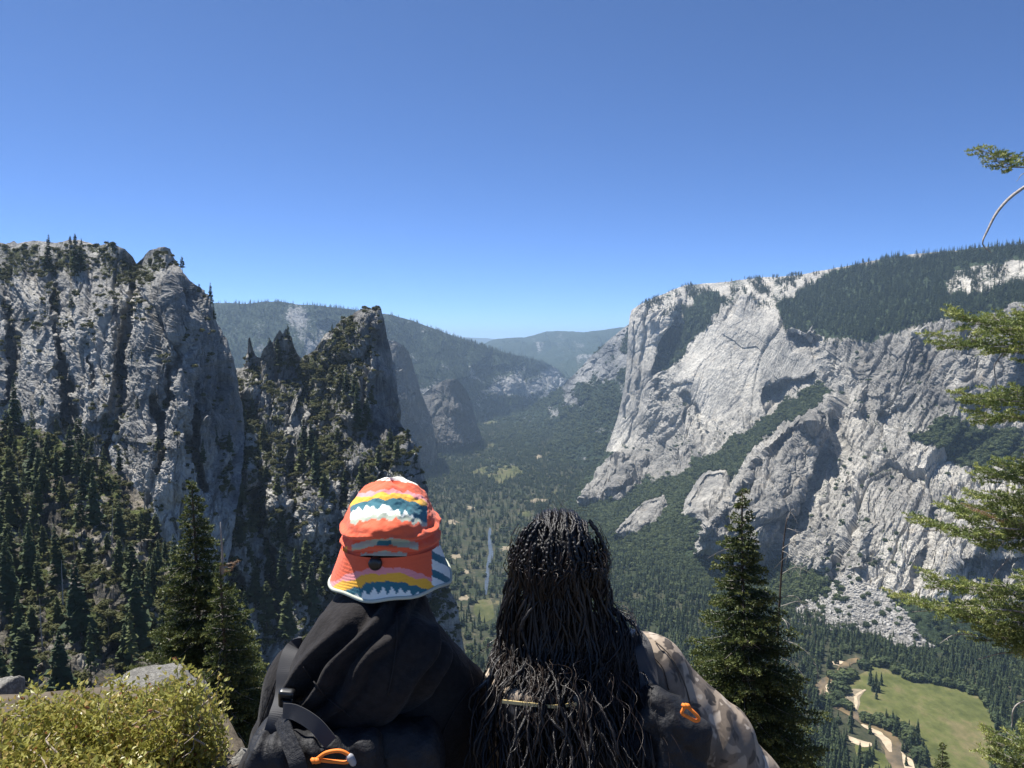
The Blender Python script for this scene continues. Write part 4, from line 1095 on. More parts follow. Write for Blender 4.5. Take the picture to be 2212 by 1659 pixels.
# read off the photograph: foot of the tree and its height in pixels
for net, lab, grp, lst in (
    (A, "dark conifer standing on the skyline of the big grey cliff", "conifers on the cliff top",
     [(107, 578, 66, 0), (152, 530, 22, 3), (161, 530, 26, 3), (178, 530, 14, 0), (170, 600, 66, 0), (180, 604, 62, 1), (390, 592, 32, 3), (446, 662, 46, 0), (462, 690, 34, 1), (236, 532, 10, 3)]),
    (A, "small dark conifer rooted in a crack of the grey cliff face", "conifers in cracks of the cliff face",
     [(130, 660, 30, 4), (164, 680, 36, 4), (188, 700, 40, 0), (255, 760, 24, 3), (25, 600, 26, 3), (128, 690, 34, 5), (420, 640, 24, 3), (245, 590, 14, 4), (290, 780, 22, 4), (15, 910, 40, 1), (42, 905, 44, 0),
      (85, 880, 30, 4), (300, 890, 30, 4), (355, 880, 26, 5), (400, 930, 34, 4), (470, 960, 44, 0), (490, 980, 50, 1), (440, 1000, 52, 0), (330, 980, 40, 4), (225, 930, 36, 4), (120, 940, 40, 4), (180, 960, 50, 0)]),
    (B_, "dark conifer growing on a ledge of the rock towers", "conifers on the rock towers",
     [(616, 742, 44, 0), (598, 770, 40, 3), (604, 800, 56, 4), (582, 760, 30, 4), (633, 800, 30, 4), (722, 722, 22, 0), (640, 830, 30, 4), (548, 800, 30, 6), (770, 870, 62, 4), (752, 850, 50, 1), (776, 920, 90, 0), (790, 930, 66, 3),
      (540, 900, 60, 1), (530, 930, 50, 0), (570, 960, 50, 4), (660, 960, 70, 0), (672, 990, 80, 1), (690, 1040, 90, 0), (655, 1010, 70, 4), (700, 1090, 70, 4), (730, 960, 40, 4), (845, 960, 46, 4), (880, 965, 40, 3), (860, 1000, 50, 4), (895, 1010, 44, 3),
      (820, 1010, 48, 4), (780, 1060, 60, 4), (740, 1090, 70, 1), (810, 1110, 80, 3), (860, 1090, 60, 4), (890, 1100, 50, 4), (600, 1080, 60, 4), (570, 1050, 60, 0), (520, 1080, 60, 4), (500, 1060, 80, 1), (640, 1150, 70, 4), (610, 1180, 90, 0),
      (590, 1270, 110, 0), (615, 1290, 130, 1), (640, 1300, 120, 0), (660, 1260, 90, 4), (680, 1330, 120, 1), (560, 1310, 100, 4), (700, 1290, 90, 4), (580, 1360, 110, 3), (620, 1400, 120, 4), (545, 1240, 70, 4), (960, 1440, 80, 0), (1000, 1480, 90, 1), (520, 1180, 60, 4), (455, 1120, 50, 4)])):
    for x, y, hp, k in lst:
        p = at_net(net, x, y)
        tree(p - np.array([0, 0, .5]), hp / F * p[1] * 1.04, k, tower_label(x, y, hp, k) if net is B_ else crack_label(x, y, hp, k) if 'crack' in lab else lab, grp, wide=1.15)
r_ = np.random.default_rng(909)
w = (C_.area * np.clip(.15 + 1.2 * fbm2(xyC / 60, 2, 44) + .6 * soft_poly([(-90, 920), (170, 960), (300, 1100), (280, 1350), (-90, 1420)], C_.x, C_.y, 30), .03, 2) * (C_.y < 1560)).ravel()
pts = C_.pos.reshape(-1, 3)
taken = []
for i in r_.choice(len(w), 4000, p=w / w.sum()):
    p = pts[i]
    if any((p[0] - q[0]) ** 2 + (p[1] - q[1]) ** 2 < 90 for q in taken): continue
    taken.append(p)
    k = int(r_.choice([0, 1, 2, 3, 4, 5, 6, 7, 8], p=[.12, .10, .10, .14, .12, .12, .11, .10, .09]))
    hh = (12 + 25 * r_.random() ** .9) * (.82 if k > 2 else 1)
    tree(p - np.array([0, 0, .5]), hh, k, slope_label(p, hh, k), {8: "dead trunks on the slope"}.get(k, "conifers on the wooded slope"), "dead_tree" if k == 8 else "conifer_tree", wide=.8 + .65 * r_.random(), lean=r_.normal(0, .03))
    if len(taken) >= 145: break
for p, h in VALLEY_TREES:
    x, y = to_px(p)
    dr, dm = float(dist_line(RIVER, np.array([x]), np.array([y]))[0]), float(dist_line(MEADOW, np.array([x]), np.array([y]), True)[0])
    tree(p, h, int(r_.integers(0, 3)), ("tall" if h > 33 else "shorter") + " dark conifer " + ("on the bank of the river bend" if dr < 26 else "at the edge of the open green meadow" if dm < 26 else "in the dense forest on the valley floor below the dark fir"), "conifers by the river meadow", wide=1.05)
for x, y, hp in ((1892, 1490, 42), (1886, 1494, 34), (1898, 1496, 30), (1904, 1480, 30), (1880, 1480, 44), (1893, 1510, 26), (2153, 1590, 60), (2160, 1588, 44)):
    p = PZ(x, y, FLOOR); tree(p, hp / F * p[1], 0, "dark conifer standing out on the open green meadow", "conifers on the meadow", wide=1.15)
# ================================================================= the ledge, rocks, shrubs and near trees
def granite_near_mat(name, base=(.25, .24, .215), sc=1.0):
    m, nt, out = new_mat(name)
    tc = nd(nt, "ShaderNodeTexCoord").outputs["Object"]
    n1 = noise_n(nt, tc, 4 * sc, 6, .65); n2 = noise_n(nt, tc, 55 * sc, 4, .75); n3 = noise_n(nt, tc, 16 * sc, 5, .7)
    c = ramp(nt, n1, [(.3, tuple(q * .6 for q in base)), (.7, tuple(q * 1.25 for q in base))])
    c = mixc(nt, ramp(nt, n2, [(.42, (0, 0, 0)), (.55, (.75,) * 3)]), c, tuple(q * .35 for q in base))
    c = mixc(nt, ramp(nt, n3, [(.58, (0, 0, 0)), (.68, (.6,) * 3)]), c, (.07, .068, .06))
    b = nd(nt, "ShaderNodeBsdfPrincipled", {"Base Color": c, "Roughness": .88, "Specular IOR Level": .2})
    h = mathn(nt, 'ADD', n2, mathn(nt, 'MULTIPLY', n3, 1.5))
    bn = nd(nt, "ShaderNodeBump", {"Strength": .8, "Distance": .012 / sc, "Height": h})
    nt.links.new(bn.outputs[0], b.inputs["Normal"]); nt.links.new(b.outputs[0], out.inputs[0])
    return m
M_BOULDER = granite_near_mat("speckled_granite")
M_DIRT = simple_mat("trail_dirt", (.115, .095, .07), .95, .1, bump=(30, .6, .02), var=.35, vscale=6)

def ledge_z(X, Y):
    edge = 2.75 + 2.0 / (1 + np.exp((X + 1.35) * 4.0)) + .25 * fbm2(np.stack([X, Y * 0], -1) * 1.3, 3, 401)
    z = -1.66 - .14 * np.clip(Y - 1.2, 0, 8) + .03 * fbm2(np.stack([X, Y], -1) * 1.6, 4, 402)
    over = np.clip(Y - edge, 0, None)
    return z - 1.15 * over + .25 * np.clip(over, 0, 3) / 3 * fbm2(np.stack([X, Y], -1) * .6, 4, 403) * np.clip(1 + over * .15, 1, 6)
def ledge():
    gx = np.concatenate([np.linspace(-70, -8, 24), np.linspace(-7.5, 7.5, 90), np.linspace(8, 90, 28)])
    gy = np.concatenate([np.linspace(-8, 0, 12), np.linspace(.1, 7, 60), np.linspace(7.3, 150, 40)])
    X, Y = np.meshgrid(gx, gy)
    obj("trail_ledge", mesh_np("trail_ledge", np.stack([X, Y, ledge_z(X, Y)], -1).reshape(-1, 3), grid_faces(*X.shape), M_DIRT, True), kind="structure")
ledge()

def ico(sub=4):
    bm = bmesh.new(); bmesh.ops.create_icosphere(bm, subdivisions=sub, radius=1.0)
    v = np.array([q.co[:] for q in bm.verts]); f = np.array([[q.index for q in p.verts] for p in bm.faces]); bm.free()
    return v, f
ICO5 = ico(5)
def boulder(c, size, seed, label, flat=.0, rot=0.0, group=None, rough=.22, name="boulder"):
    v, f = ICO5
    n = v / np.linalg.norm(v, axis=1, keepdims=True)
    q = np.sign(n) * np.abs(n) ** .72
    q = q / np.linalg.norm(q, axis=1, keepdims=True) ** .6
    r = 1 + rough * fbm3(n * 1.3 + seed, 3, seed) + .06 * fbm3(n * 5 + seed, 4, seed + 3)
    # a few planes cut across the stone
    rr = np.random.default_rng(seed)
    p = q * r[:, None]
    for _ in range(5):
        d = rr.normal(size=3); d /= np.linalg.norm(d); k = .70 + .2 * rr.random()
        o = np.clip(p @ d - k, 0, None); p = p - .85 * o[:, None] * d
    p = p + .014 * fbm3(p * 14 + seed, 3, seed + 9)[:, None] * n
    p = p * np.asarray(size)
    c_, s_ = math.cos(rot), math.sin(rot)
    p = np.stack([p[:, 0] * c_ - p[:, 1] * s_, p[:, 0] * s_ + p[:, 1] * c_, p[:, 2]], -1)
    o = obj(name, mesh_np(name, p, f, M_BOULDER, True), None, label, "boulder", group)
    o.location = c
    return o
def bat(x, y, d): return P(x, y, d)
b = boulder(bat(296, 1600, 4.9) + np.array([0, .1, -.06]), (.50, .44, .40), 5, "flat topped grey granite boulder half hidden behind the olive shrub", rot=.3)
b.rotation_euler = (0, -.10, 0)
boulder(bat(420, 1545, 5.0) + np.array([0, .1, -.12]), (.10, .12, .22), 8, "narrow upright stone beside the flat topped granite boulder")
boulder(bat(-18, 1545, 4.6) + np.array([0, 0, -.06]), (.19, .22, .30), 9, "rounded grey boulder at the outer end of the olive shrub")
boulder(bat(478, 1690, 3.9), (.14, .16, .16), 12, "small pale stone at the foot of the olive shrub")
boulder(bat(520, 1672, 3.5), (.07, .09, .09), 14, "fist sized pale stone beside the black backpack")
# the rock both hikers sit on
boulder((-.08, 2.04, -1.60), (.92, .36, .30), 21, "broad grey granite block that both hikers sit on", rough=.08, name="seat_rock")

# ---- shrub with small leathery leaves
M_LEAF = None
def shrub_leaf_mat():
    m, nt, out = new_mat("shrub_leaf")
    pos = nd(nt, "ShaderNodeNewGeometry")
    rnd = nd(nt, "ShaderNodeAttribute", attribute_name="rnd").outputs["Fac"]
    c = ramp(nt, rnd, [(.0, (.085, .11, .025)), (.4, (.235, .245, .05)), (.75, (.39, .37, .09)), (.93, (.40, .30, .09)), (1.0, (.28, .12, .05))])
    b = nd(nt, "ShaderNodeBsdfPrincipled", {"Base Color": c, "Roughness": .42, "Specular IOR Level": .5})
    tr = nd(nt, "ShaderNodeBsdfTranslucent", {"Color": c}); mx = nd(nt, "ShaderNodeMixShader", {0: .32})
    nt.links.new(b.outputs[0], mx.inputs[1]); nt.links.new(tr.outputs[0], mx.inputs[2]); nt.links.new(mx.outputs[0], out.inputs[0])
    return m
M_LEAF = shrub_leaf_mat()
M_TWIG = simple_mat("pale_twig", (.30, .25, .20), .8, .2, var=.4, vscale=40)
def shrub(c, rx, ry, hgt, n_shoot, seed, label):
    r_ = np.random.default_rng(seed)
    e = bpy.data.objects.new("shrub", None); link(e); e.location = c
    tag(e, label, "shrub", None)
    wood = MB(); LV = []; RN = []
    for k in range(n_shoot):
        a = r_.random() * 6.283; rr = math.sqrt(r_.random())
        tx, ty = rx * rr * math.cos(a), ry * rr * math.sin(a)
        top = hgt * (1 - .45 * rr ** 2.2) * (.55 + .70 * r_.random() ** 1.6)
        p0 = np.array([tx * .35 + r_.normal(0, .05), ty * .35 + r_.normal(0, .05), -.05])
        p2 = np.array([tx + r_.normal(0, .05), ty + r_.normal(0, .05), top])
        p1 = (p0 + p2) / 2 + np.array([tx * .25, ty * .25, -.06 * hgt]) + r_.normal(0, .03, 3)
        cur = catmull([p0, p1, p2], 14)
        if k % 2 == 0: tube(wood, cur, np.linspace(.0048, .0012, 14), 4, False)
        m = int(r_.integers(46, 74))
        t = .32 + .70 * r_.random(m) ** .7
        t = np.clip(t, 0, 1) * 12.99; i = t.astype(int); f = (t - i)[:, None]
        base = cur[i] * (1 - f) + cur[i + 1] * f
        d = cur[i + 1] - cur[i]; d /= np.linalg.norm(d, axis=1, keepdims=True)
        base = base + r_.normal(0, .018, (m, 3)) * (1.0 + 1.2 * (1 - t[:, None] / 13))
        side = r_.normal(size=(m, 3)); side -= (side * d).sum(1, keepdims=True) * d; side /= np.linalg.norm(side, axis=1, keepdims=True)
        ax = d * .75 + side * .9; ax /= np.linalg.norm(ax, axis=1, keepdims=True)
        wd = np.cross(ax, r_.normal(size=(m, 3))); wd /= np.linalg.norm(wd, axis=1, keepdims=True)
        nn = np.cross(ax, wd)
        L_ = (.019 + .014 * r_.random(m))[:, None]; Wd = L_ * (.26 + .1 * r_.random((m, 1)))
        fold = nn * Wd * .35
        v = np.stack([base, base + ax * L_ * .45 + wd * Wd + fold, base + ax * L_, base + ax * L_ * .45 - wd * Wd + fold, base + ax * L_ * .5], 1)
        LV.append(v.reshape(-1, 3)); RN.append(np.repeat(np.clip(.15 + .45 * r_.random(m) + .35 * (t / 13) + (r_.random(m) > .97) * .4, 0, 1), 5))
    LV = np.concatenate(LV); RN = np.concatenate(RN)
    i = np.arange(len(LV) // 5)[:, None] * 5
    F_q = np.concatenate([i + [0, 1, 4], i + [1, 2, 4], i + [2, 3, 4], i + [3, 0, 4]])
    obj("foliage", mesh_np("foliage", LV, F_q, M_LEAF, False, {"rnd": RN}), e)
    for k in range(26):
        a = r_.random() * 6.283; x, y = rx * .8 * r_.random() * math.cos(a), ry * .8 * r_.random() * math.sin(a)
        z = hgt * (.35 + .5 * r_.random())
        q = np.array([x, y, z]); dd = r_.normal(size=3) * [.05, .05, .03]
        tube(wood, catmull([q - dd, q + r_.normal(0, .015, 3), q + dd, q + 1.7 * dd + r_.normal(0, .03, 3)], 9), np.linspace(.005, .0012, 9), 5, False)
    obj("stems", wood.mesh("stems", M_TWIG, True), e)
    return e
def ground_at(x, y): return float(ledge_z(np.array([float(x)]), np.array([float(y)]))[0])
for (x, y, rx, ry, h, n, sd, lab) in (
    (-2.28, 3.15, .62, .50, .40, 300, 1, "dense olive green shrub with small leathery leaves under the rounded boulder"),
    (-1.82, 3.45, .40, .42, .40, 220, 2, "olive green leathery leaved shrub growing in front of the flat topped boulder"),
    (-1.50, 3.40, .15, .22, .52, 64, 3, "sprig tipped olive shrub rising at the corner of the flat topped boulder"),
    (-1.52, 2.55, .36, .34, .36, 170, 4, "low yellow green shrub beside the black backpack, at the ledge edge"),
    (-2.10, 2.45, .50, .32, .42, 190, 5, "low yellow green shrub with pale bare twigs showing, close to the trail")):
    shrub((x, y, ground_at(x, y) - .02), rx, ry, h * .86, n, sd, lab)

# ---- near firs, needle by needle
def needle_mat(name, dark, mid, tip):
    m, nt, out = new_mat(name)
    rnd = nd(nt, "ShaderNodeAttribute", attribute_name="rnd").outputs["Fac"]
    c = ramp(nt, rnd, [(.0, dark), (.55, mid), (1.0, tip)])
    b = nd(nt, "ShaderNodeBsdfPrincipled", {"Base Color": c, "Roughness": .5, "Specular IOR Level": .4})
    tr = nd(nt, "ShaderNodeBsdfTranslucent", {"Color": c}); mx = nd(nt, "ShaderNodeMixShader", {0: .25})
    nt.links.new(b.outputs[0], mx.inputs[1]); nt.links.new(tr.outputs[0], mx.inputs[2]); nt.links.new(mx.outputs[0], out.inputs[0])
    return m
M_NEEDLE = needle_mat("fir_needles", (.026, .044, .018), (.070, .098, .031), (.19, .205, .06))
M_NEEDLE2 = needle_mat("fir_needles_bright", (.055, .082, .030), (.20, .25, .072), (.44, .45, .14))
M_NEEDLE_DEAD = needle_mat("fir_needles_brown", (.20, .10, .04), (.32, .17, .07), (.40, .24, .10))
M_BRANCH = simple_mat("grey_branch", (.33, .30, .27), .8, .2, var=.35, vscale=30)
M_FIRBARK = simple_mat("fir_bark", (.11, .088, .07), .9, .15, bump=(25, .8, .02), var=.45, vscale=8)

class Needles:
    def __init__(s): s.a = []; s.b = []; s.r = []
    def twig(s, p, q, rnd): s.a.append(p); s.b.append(q); s.r.append(rnd)
    def mesh(s, name, mat, rng, per_m=170, length=.024, width=.005):
        a = np.array(s.a); b = np.array(s.b); r = np.array(s.r)
        L_ = np.linalg.norm(b - a, axis=1)
        cnt = np.maximum(4, (L_ * per_m).astype(int))
        idx = np.repeat(np.arange(len(a)), cnt); m = len(idx)
        t = rng.random(m)[:, None]
        base = a[idx] * (1 - t) + b[idx] * t
        d = (b - a)[idx] / L_[idx][:, None]
        s_ = rng.normal(size=(m, 3)); s_[:, 2] += .55; s_ -= (s_ * d).sum(1, keepdims=True) * d; s_ /= np.linalg.norm(s_, axis=1, keepdims=True) + 1e-9
        ax = d * (.45 + .3 * rng.random((m, 1))) + s_; ax /= np.linalg.norm(ax, axis=1, keepdims=True)
        w = np.cross(ax, rng.normal(size=(m, 3))); w /= np.linalg.norm(w, axis=1, keepdims=True)
        ln = length * (.7 + .6 * rng.random((m, 1)))
        v = np.stack([base - w * width / 2, base + w * width / 2, base + ax * ln], 1).reshape(-1, 3)
        f = np.arange(3 * m).reshape(m, 3)
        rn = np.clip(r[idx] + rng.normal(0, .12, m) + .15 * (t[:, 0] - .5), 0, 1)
        return mesh_np(name, v, f, mat, False, {"rnd": np.repeat(rn, 3)})

def fir_branch(wood, nd_, p0, d, L_, rng, droop=.18, width=.42, twigs=True, sub=.07, r0=.012, upturn=.12):
    """one flat fir spray: main axis, side twigs in a rough plane, shorter twigs on those"""
    d = np.asarray(d, float); d = d / np.linalg.norm(d)
    k = 9; t = np.linspace(0, 1, k)[:, None]
    bend = rng.normal(0, .05, 3) * [1, 1, .3]
    cur = p0 + d * L_ * t + np.array([0, 0, 1.]) * L_ * (-droop * t ** 1.3 + upturn * t ** 3) + bend * L_ * (t ** 2)
    tube(wood, cur, np.linspace(r0, .0022, k), 5, False)
    side0 = np.cross(d, [0, 0, 1.]); side0 /= np.linalg.norm(side0) + 1e-9
    n = max(6, int(L_ / .045))
    for j in range(n):
        u = .14 + .86 * (j + rng.random() * .6) / n
        u = min(u, .99)
        i = min(int(u * (k - 1)), k - 2); f = u * (k - 1) - i
        b = cur[i] * (1 - f) + cur[i + 1] * f
        ax = cur[i + 1] - cur[i]; ax /= np.linalg.norm(ax)
        sg = 1 if j % 2 else -1
        ln = width * L_ * (1 - .75 * u) * (.35 + .75 * min(1, u * 3.5)) * (.55 + .6 * rng.random()) + .05
        sd = ax * .75 + sg * side0 * (.75 + .3 * rng.random()) + np.array([0, 0, rng.normal(-.05, .16)])
        sd /= np.linalg.norm(sd)
        tip = b + sd * ln + np.array([0, 0, -.10 * ln])
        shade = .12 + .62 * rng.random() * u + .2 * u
        if twigs: tube(wood, [b, (b + tip) / 2 + [0, 0, .02 * ln], tip], [.0035, .0024, .0012], 3, False)
        m = max(1, int(ln / sub))
        nd_.twig(b + sd * ln * .45, tip + sd * .03, shade + .15)
        for q in range(m):
            v = (q + .5 + .4 * rng.random()) / m
            c = b + (tip - b) * v
            sl = (.05 + .07 * rng.random()) * (1.15 - .5 * v)
            sx = sd * .7 + np.cross(sd, [0, 0, 1.]) * (1 if (q % 2) else -1) * .8 + np.array([0, 0, rng.normal(.05, .25)])
            sx /= np.linalg.norm(sx)
            nd_.twig(c, c + sx * sl, shade + .25 * v - .05)
    nd_.twig(cur[-2], cur[-1] + d * .04, .8)

def fir_tree(name, tip, base_z, seed, label, spread=.17, max_r=1.75, keep=9.0, mat=M_NEEDLE, lean=(0, 0), bald=(), trunk_r=.17, gap=.21, fullness=6, side_bias=None):
    """tip position, foot height; whorls of sprays from the tip downwards"""
    rng = np.random.default_rng(seed)
    H = tip[2] - base_z
    foot = np.array([tip[0] + lean[0], tip[1] + lean[1], base_z])
    e = bpy.data.objects.new(name, None); link(e); e.location = foot
    tag(e, label, "tree")
    tp = np.asarray(tip) - foot
    wood = MB(); bark = MB(); nn = Needles()
    kk = 26; t = np.linspace(0, 1, kk)[:, None]
    ax = tp * t + np.array([1, .5, 0]) * .05 * np.sin(t * 9 + seed)
    tube(bark, ax, trunk_r * (1 - t[:, 0]) ** .8 + .012, 9)
    z = .12
    while z < min(H - 1.0, keep):
        frac = 1 - z / H
        c = tp * frac + np.array([1, .5, 0]) * .05 * math.sin(frac * 9 + seed)
        L0 = min(max_r, .10 + spread * z ** 1.06)
        nb = fullness if z > .6 else 4
        a0 = rng.random() * 6.28
        for j in range(nb):
            a = a0 + j * 6.283 / nb + rng.normal(0, .25)
            L_ = L0 * (.6 + .55 * rng.random())
            if rng.random() < .12 and z > 1.5: L_ *= .45
            if side_bias is not None: L_ *= 1 + side_bias * math.cos(a)
            up_ = .45 * max(0, 1 - z / 1.2)
            d = np.array([math.cos(a), math.sin(a), .18 + up_ + rng.normal(0, .06)])
            fir_branch(wood, nn, c + np.array([0, 0, rng.normal(0, .06)]), d, L_, rng, droop=.26 + .10 * min(1, z / 4), twigs=False, r0=.007 + .006 * min(1, z / 4))
        z += gap * (.75 + .5 * rng.random()) * (1 + .02 * z)
    nn.twig(tp - [0, 0, .35], tp + [0, 0, .06], .7)
    for k in range(14):           # dead grey lower twigs
        zz = 1.5 + rng.random() * 6; frac = 1 - zz / H; a = rng.random() * 6.28
        c = tp * frac; L_ = .4 + .7 * rng.random()
        q = np.array([math.cos(a), math.sin(a), -.1])
        tube(wood, catmull([c, c + q * L_ * .5, c + q * L_ + [0, 0, -.25 * L_]], 8), np.linspace(.008, .002, 8), 4, False)
    obj("trunk", bark.mesh("trunk", M_FIRBARK, True), e)
    obj("branches", wood.mesh("branches", M_BRANCH, True), e)
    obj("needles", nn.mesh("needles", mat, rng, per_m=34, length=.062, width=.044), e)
    return e
T1 = P(415, 1040, 22.0)
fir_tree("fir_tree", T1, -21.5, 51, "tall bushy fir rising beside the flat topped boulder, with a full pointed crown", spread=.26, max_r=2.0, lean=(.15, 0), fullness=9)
T2 = P(480, 1215, 20.5)
fir_tree("fir_tree", T2, -20.0, 52, "thinner fir crowding the bushy fir, with a bare spike top", spread=.27, max_r=1.7, lean=(.05, .1), fullness=6, side_bias=.25)
def spike(base, top, label):
    mb = MB(); tube(mb, catmull([base, (base + top) / 2 + [.02, 0, 0], top], 8), np.linspace(.05, .010, 8), 6)
    return mb
# the bare spike and the brown branch belong to the thinner fir
_fir2 = [o for o in bpy.data.objects if o.name.startswith("fir_tree") and o.type == 'EMPTY'][-1]
_o = obj("bare_top", spike(T2 - [0, 0, .5], P(476, 1128, 20.5), "").mesh("bare_top", M_BRANCH, True), _fir2); _o.location = -_fir2.location
_w, _n = MB(), Needles(); _rng = np.random.default_rng(5)
for q in range(3):
    fir_branch(_w, _n, T2 + [0, 0, -.05 - .1 * q], np.array([1, -.3 - .2 * q, .12]), .50 - .10 * q, _rng, droop=-.05)
_o = obj("brown_branch", _n.mesh("brown_branch", M_NEEDLE_DEAD, _rng, 150, .028, .006), _fir2, "orange brown dying branch"); _o.location = -_fir2.location
_o = obj("branches", _w.mesh("branches", M_BRANCH, True), _fir2); _o.location = -_fir2.location

T3 = P(1606, 1058, 20.0)
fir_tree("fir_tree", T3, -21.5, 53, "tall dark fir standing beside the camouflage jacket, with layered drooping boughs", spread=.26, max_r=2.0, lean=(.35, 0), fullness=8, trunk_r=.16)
T4 = P(2037, 1607, 42.0)
fir_tree("fir_tree", T4, -40.0, 54, "small fir whose tip shows against the green meadow", spread=.24, keep=4.0, max_r=1.1)

def snag(name, pts, r0, label, branches, seed):
    rng = np.random.default_rng(seed)
    pts = np.asarray(pts, float); foot = pts[-1].copy()
    e = bpy.data.objects.new(name, None); link(e); e.location = foot; tag(e, label, "tree")
    tr = MB(); tube(tr, catmull(pts - foot, 24), np.linspace(.012, r0, 24), 8)
    obj("trunk", tr.mesh("trunk", M_FIRBARK, True), e)
    mw = simple_mat("bleached_wood", (.36, .33, .29), .8, .2, var=.25, vscale=12)
    for q in branches:
        br = MB()
        q = np.asarray(q, float) - foot
        c = catmull(q, 16); tube(br, c, np.linspace(.012, .003, 16), 5, False)
        for k in range(5):
            i = int(rng.integers(4, 14)); dd = rng.normal(size=3) * .12; dd[2] -= .12
            tube(br, catmull([c[i], c[i] + dd * .6, c[i] + dd * 1.2 + [0, 0, -.06]], 6), np.linspace(.006, .002, 6), 3, False)
        obj("dead_branch", br.mesh("dead_branch", mw, True), e)
    return e
D9 = 20.8
def q_(*pts): return [P(a, b, D9 + c) for a, b, c in pts]
snag("dead_tree", q_((1700, 1118, 0), (1692, 1180, 0), (1684, 1300, 0), (1676, 1450, 0), (1664, 1659, 0)) + [np.array([P(1664, 1659, D9)[0], D9, -22.0])], .055,
     "half dead conifer with bleached bare branches behind the dark fir",
     [q_((1690, 1185, 0), (1715, 1170, -.3), (1745, 1165, -.5)), q_((1690, 1190, 0), (1705, 1200, -.2), (1722, 1235, -.3)), q_((1688, 1240, 0), (1720, 1225, -.4), (1752, 1238, -.6)),
      q_((1685, 1290, 0), (1722, 1290, -.3), (1745, 1330, -.4), (1762, 1390, -.5)), q_((1684, 1330, 0), (1700, 1350, -.4), (1706, 1400, -.5)), q_((1682, 1380, 0), (1725, 1395, -.5), (1760, 1430, -.7), (1768, 1470, -.7)),
      q_((1680, 1420, 0), (1715, 1435, -.5), (1744, 1480, -.8), (1742, 1530, -.8)), q_((1680, 1440, 0), (1640, 1400, -1.2), (1600, 1380, -1.6)), q_((1678, 1480, 0), (1720, 1500, -.6), (1752, 1545, -.8), (1735, 1560, -.8)),
      q_((1684, 1310, 0), (1735, 1300, .3), (1790, 1340, .4)), q_((1672, 1540, 0), (1640, 1520, -1), (1610, 1500, -1.4)), q_((1670, 1600, 0), (1715, 1630, -.5), (1745, 1690, -.6)),
      q_((1676, 1500, 0), (1630, 1470, -1), (1585, 1475, -1.4)), q_((1700, 1125, 0), (1708, 1105, 0), (1715, 1098, 0)), q_((1697, 1140, 0), (1722, 1150, -.2), (1730, 1172, -.2))], 61)

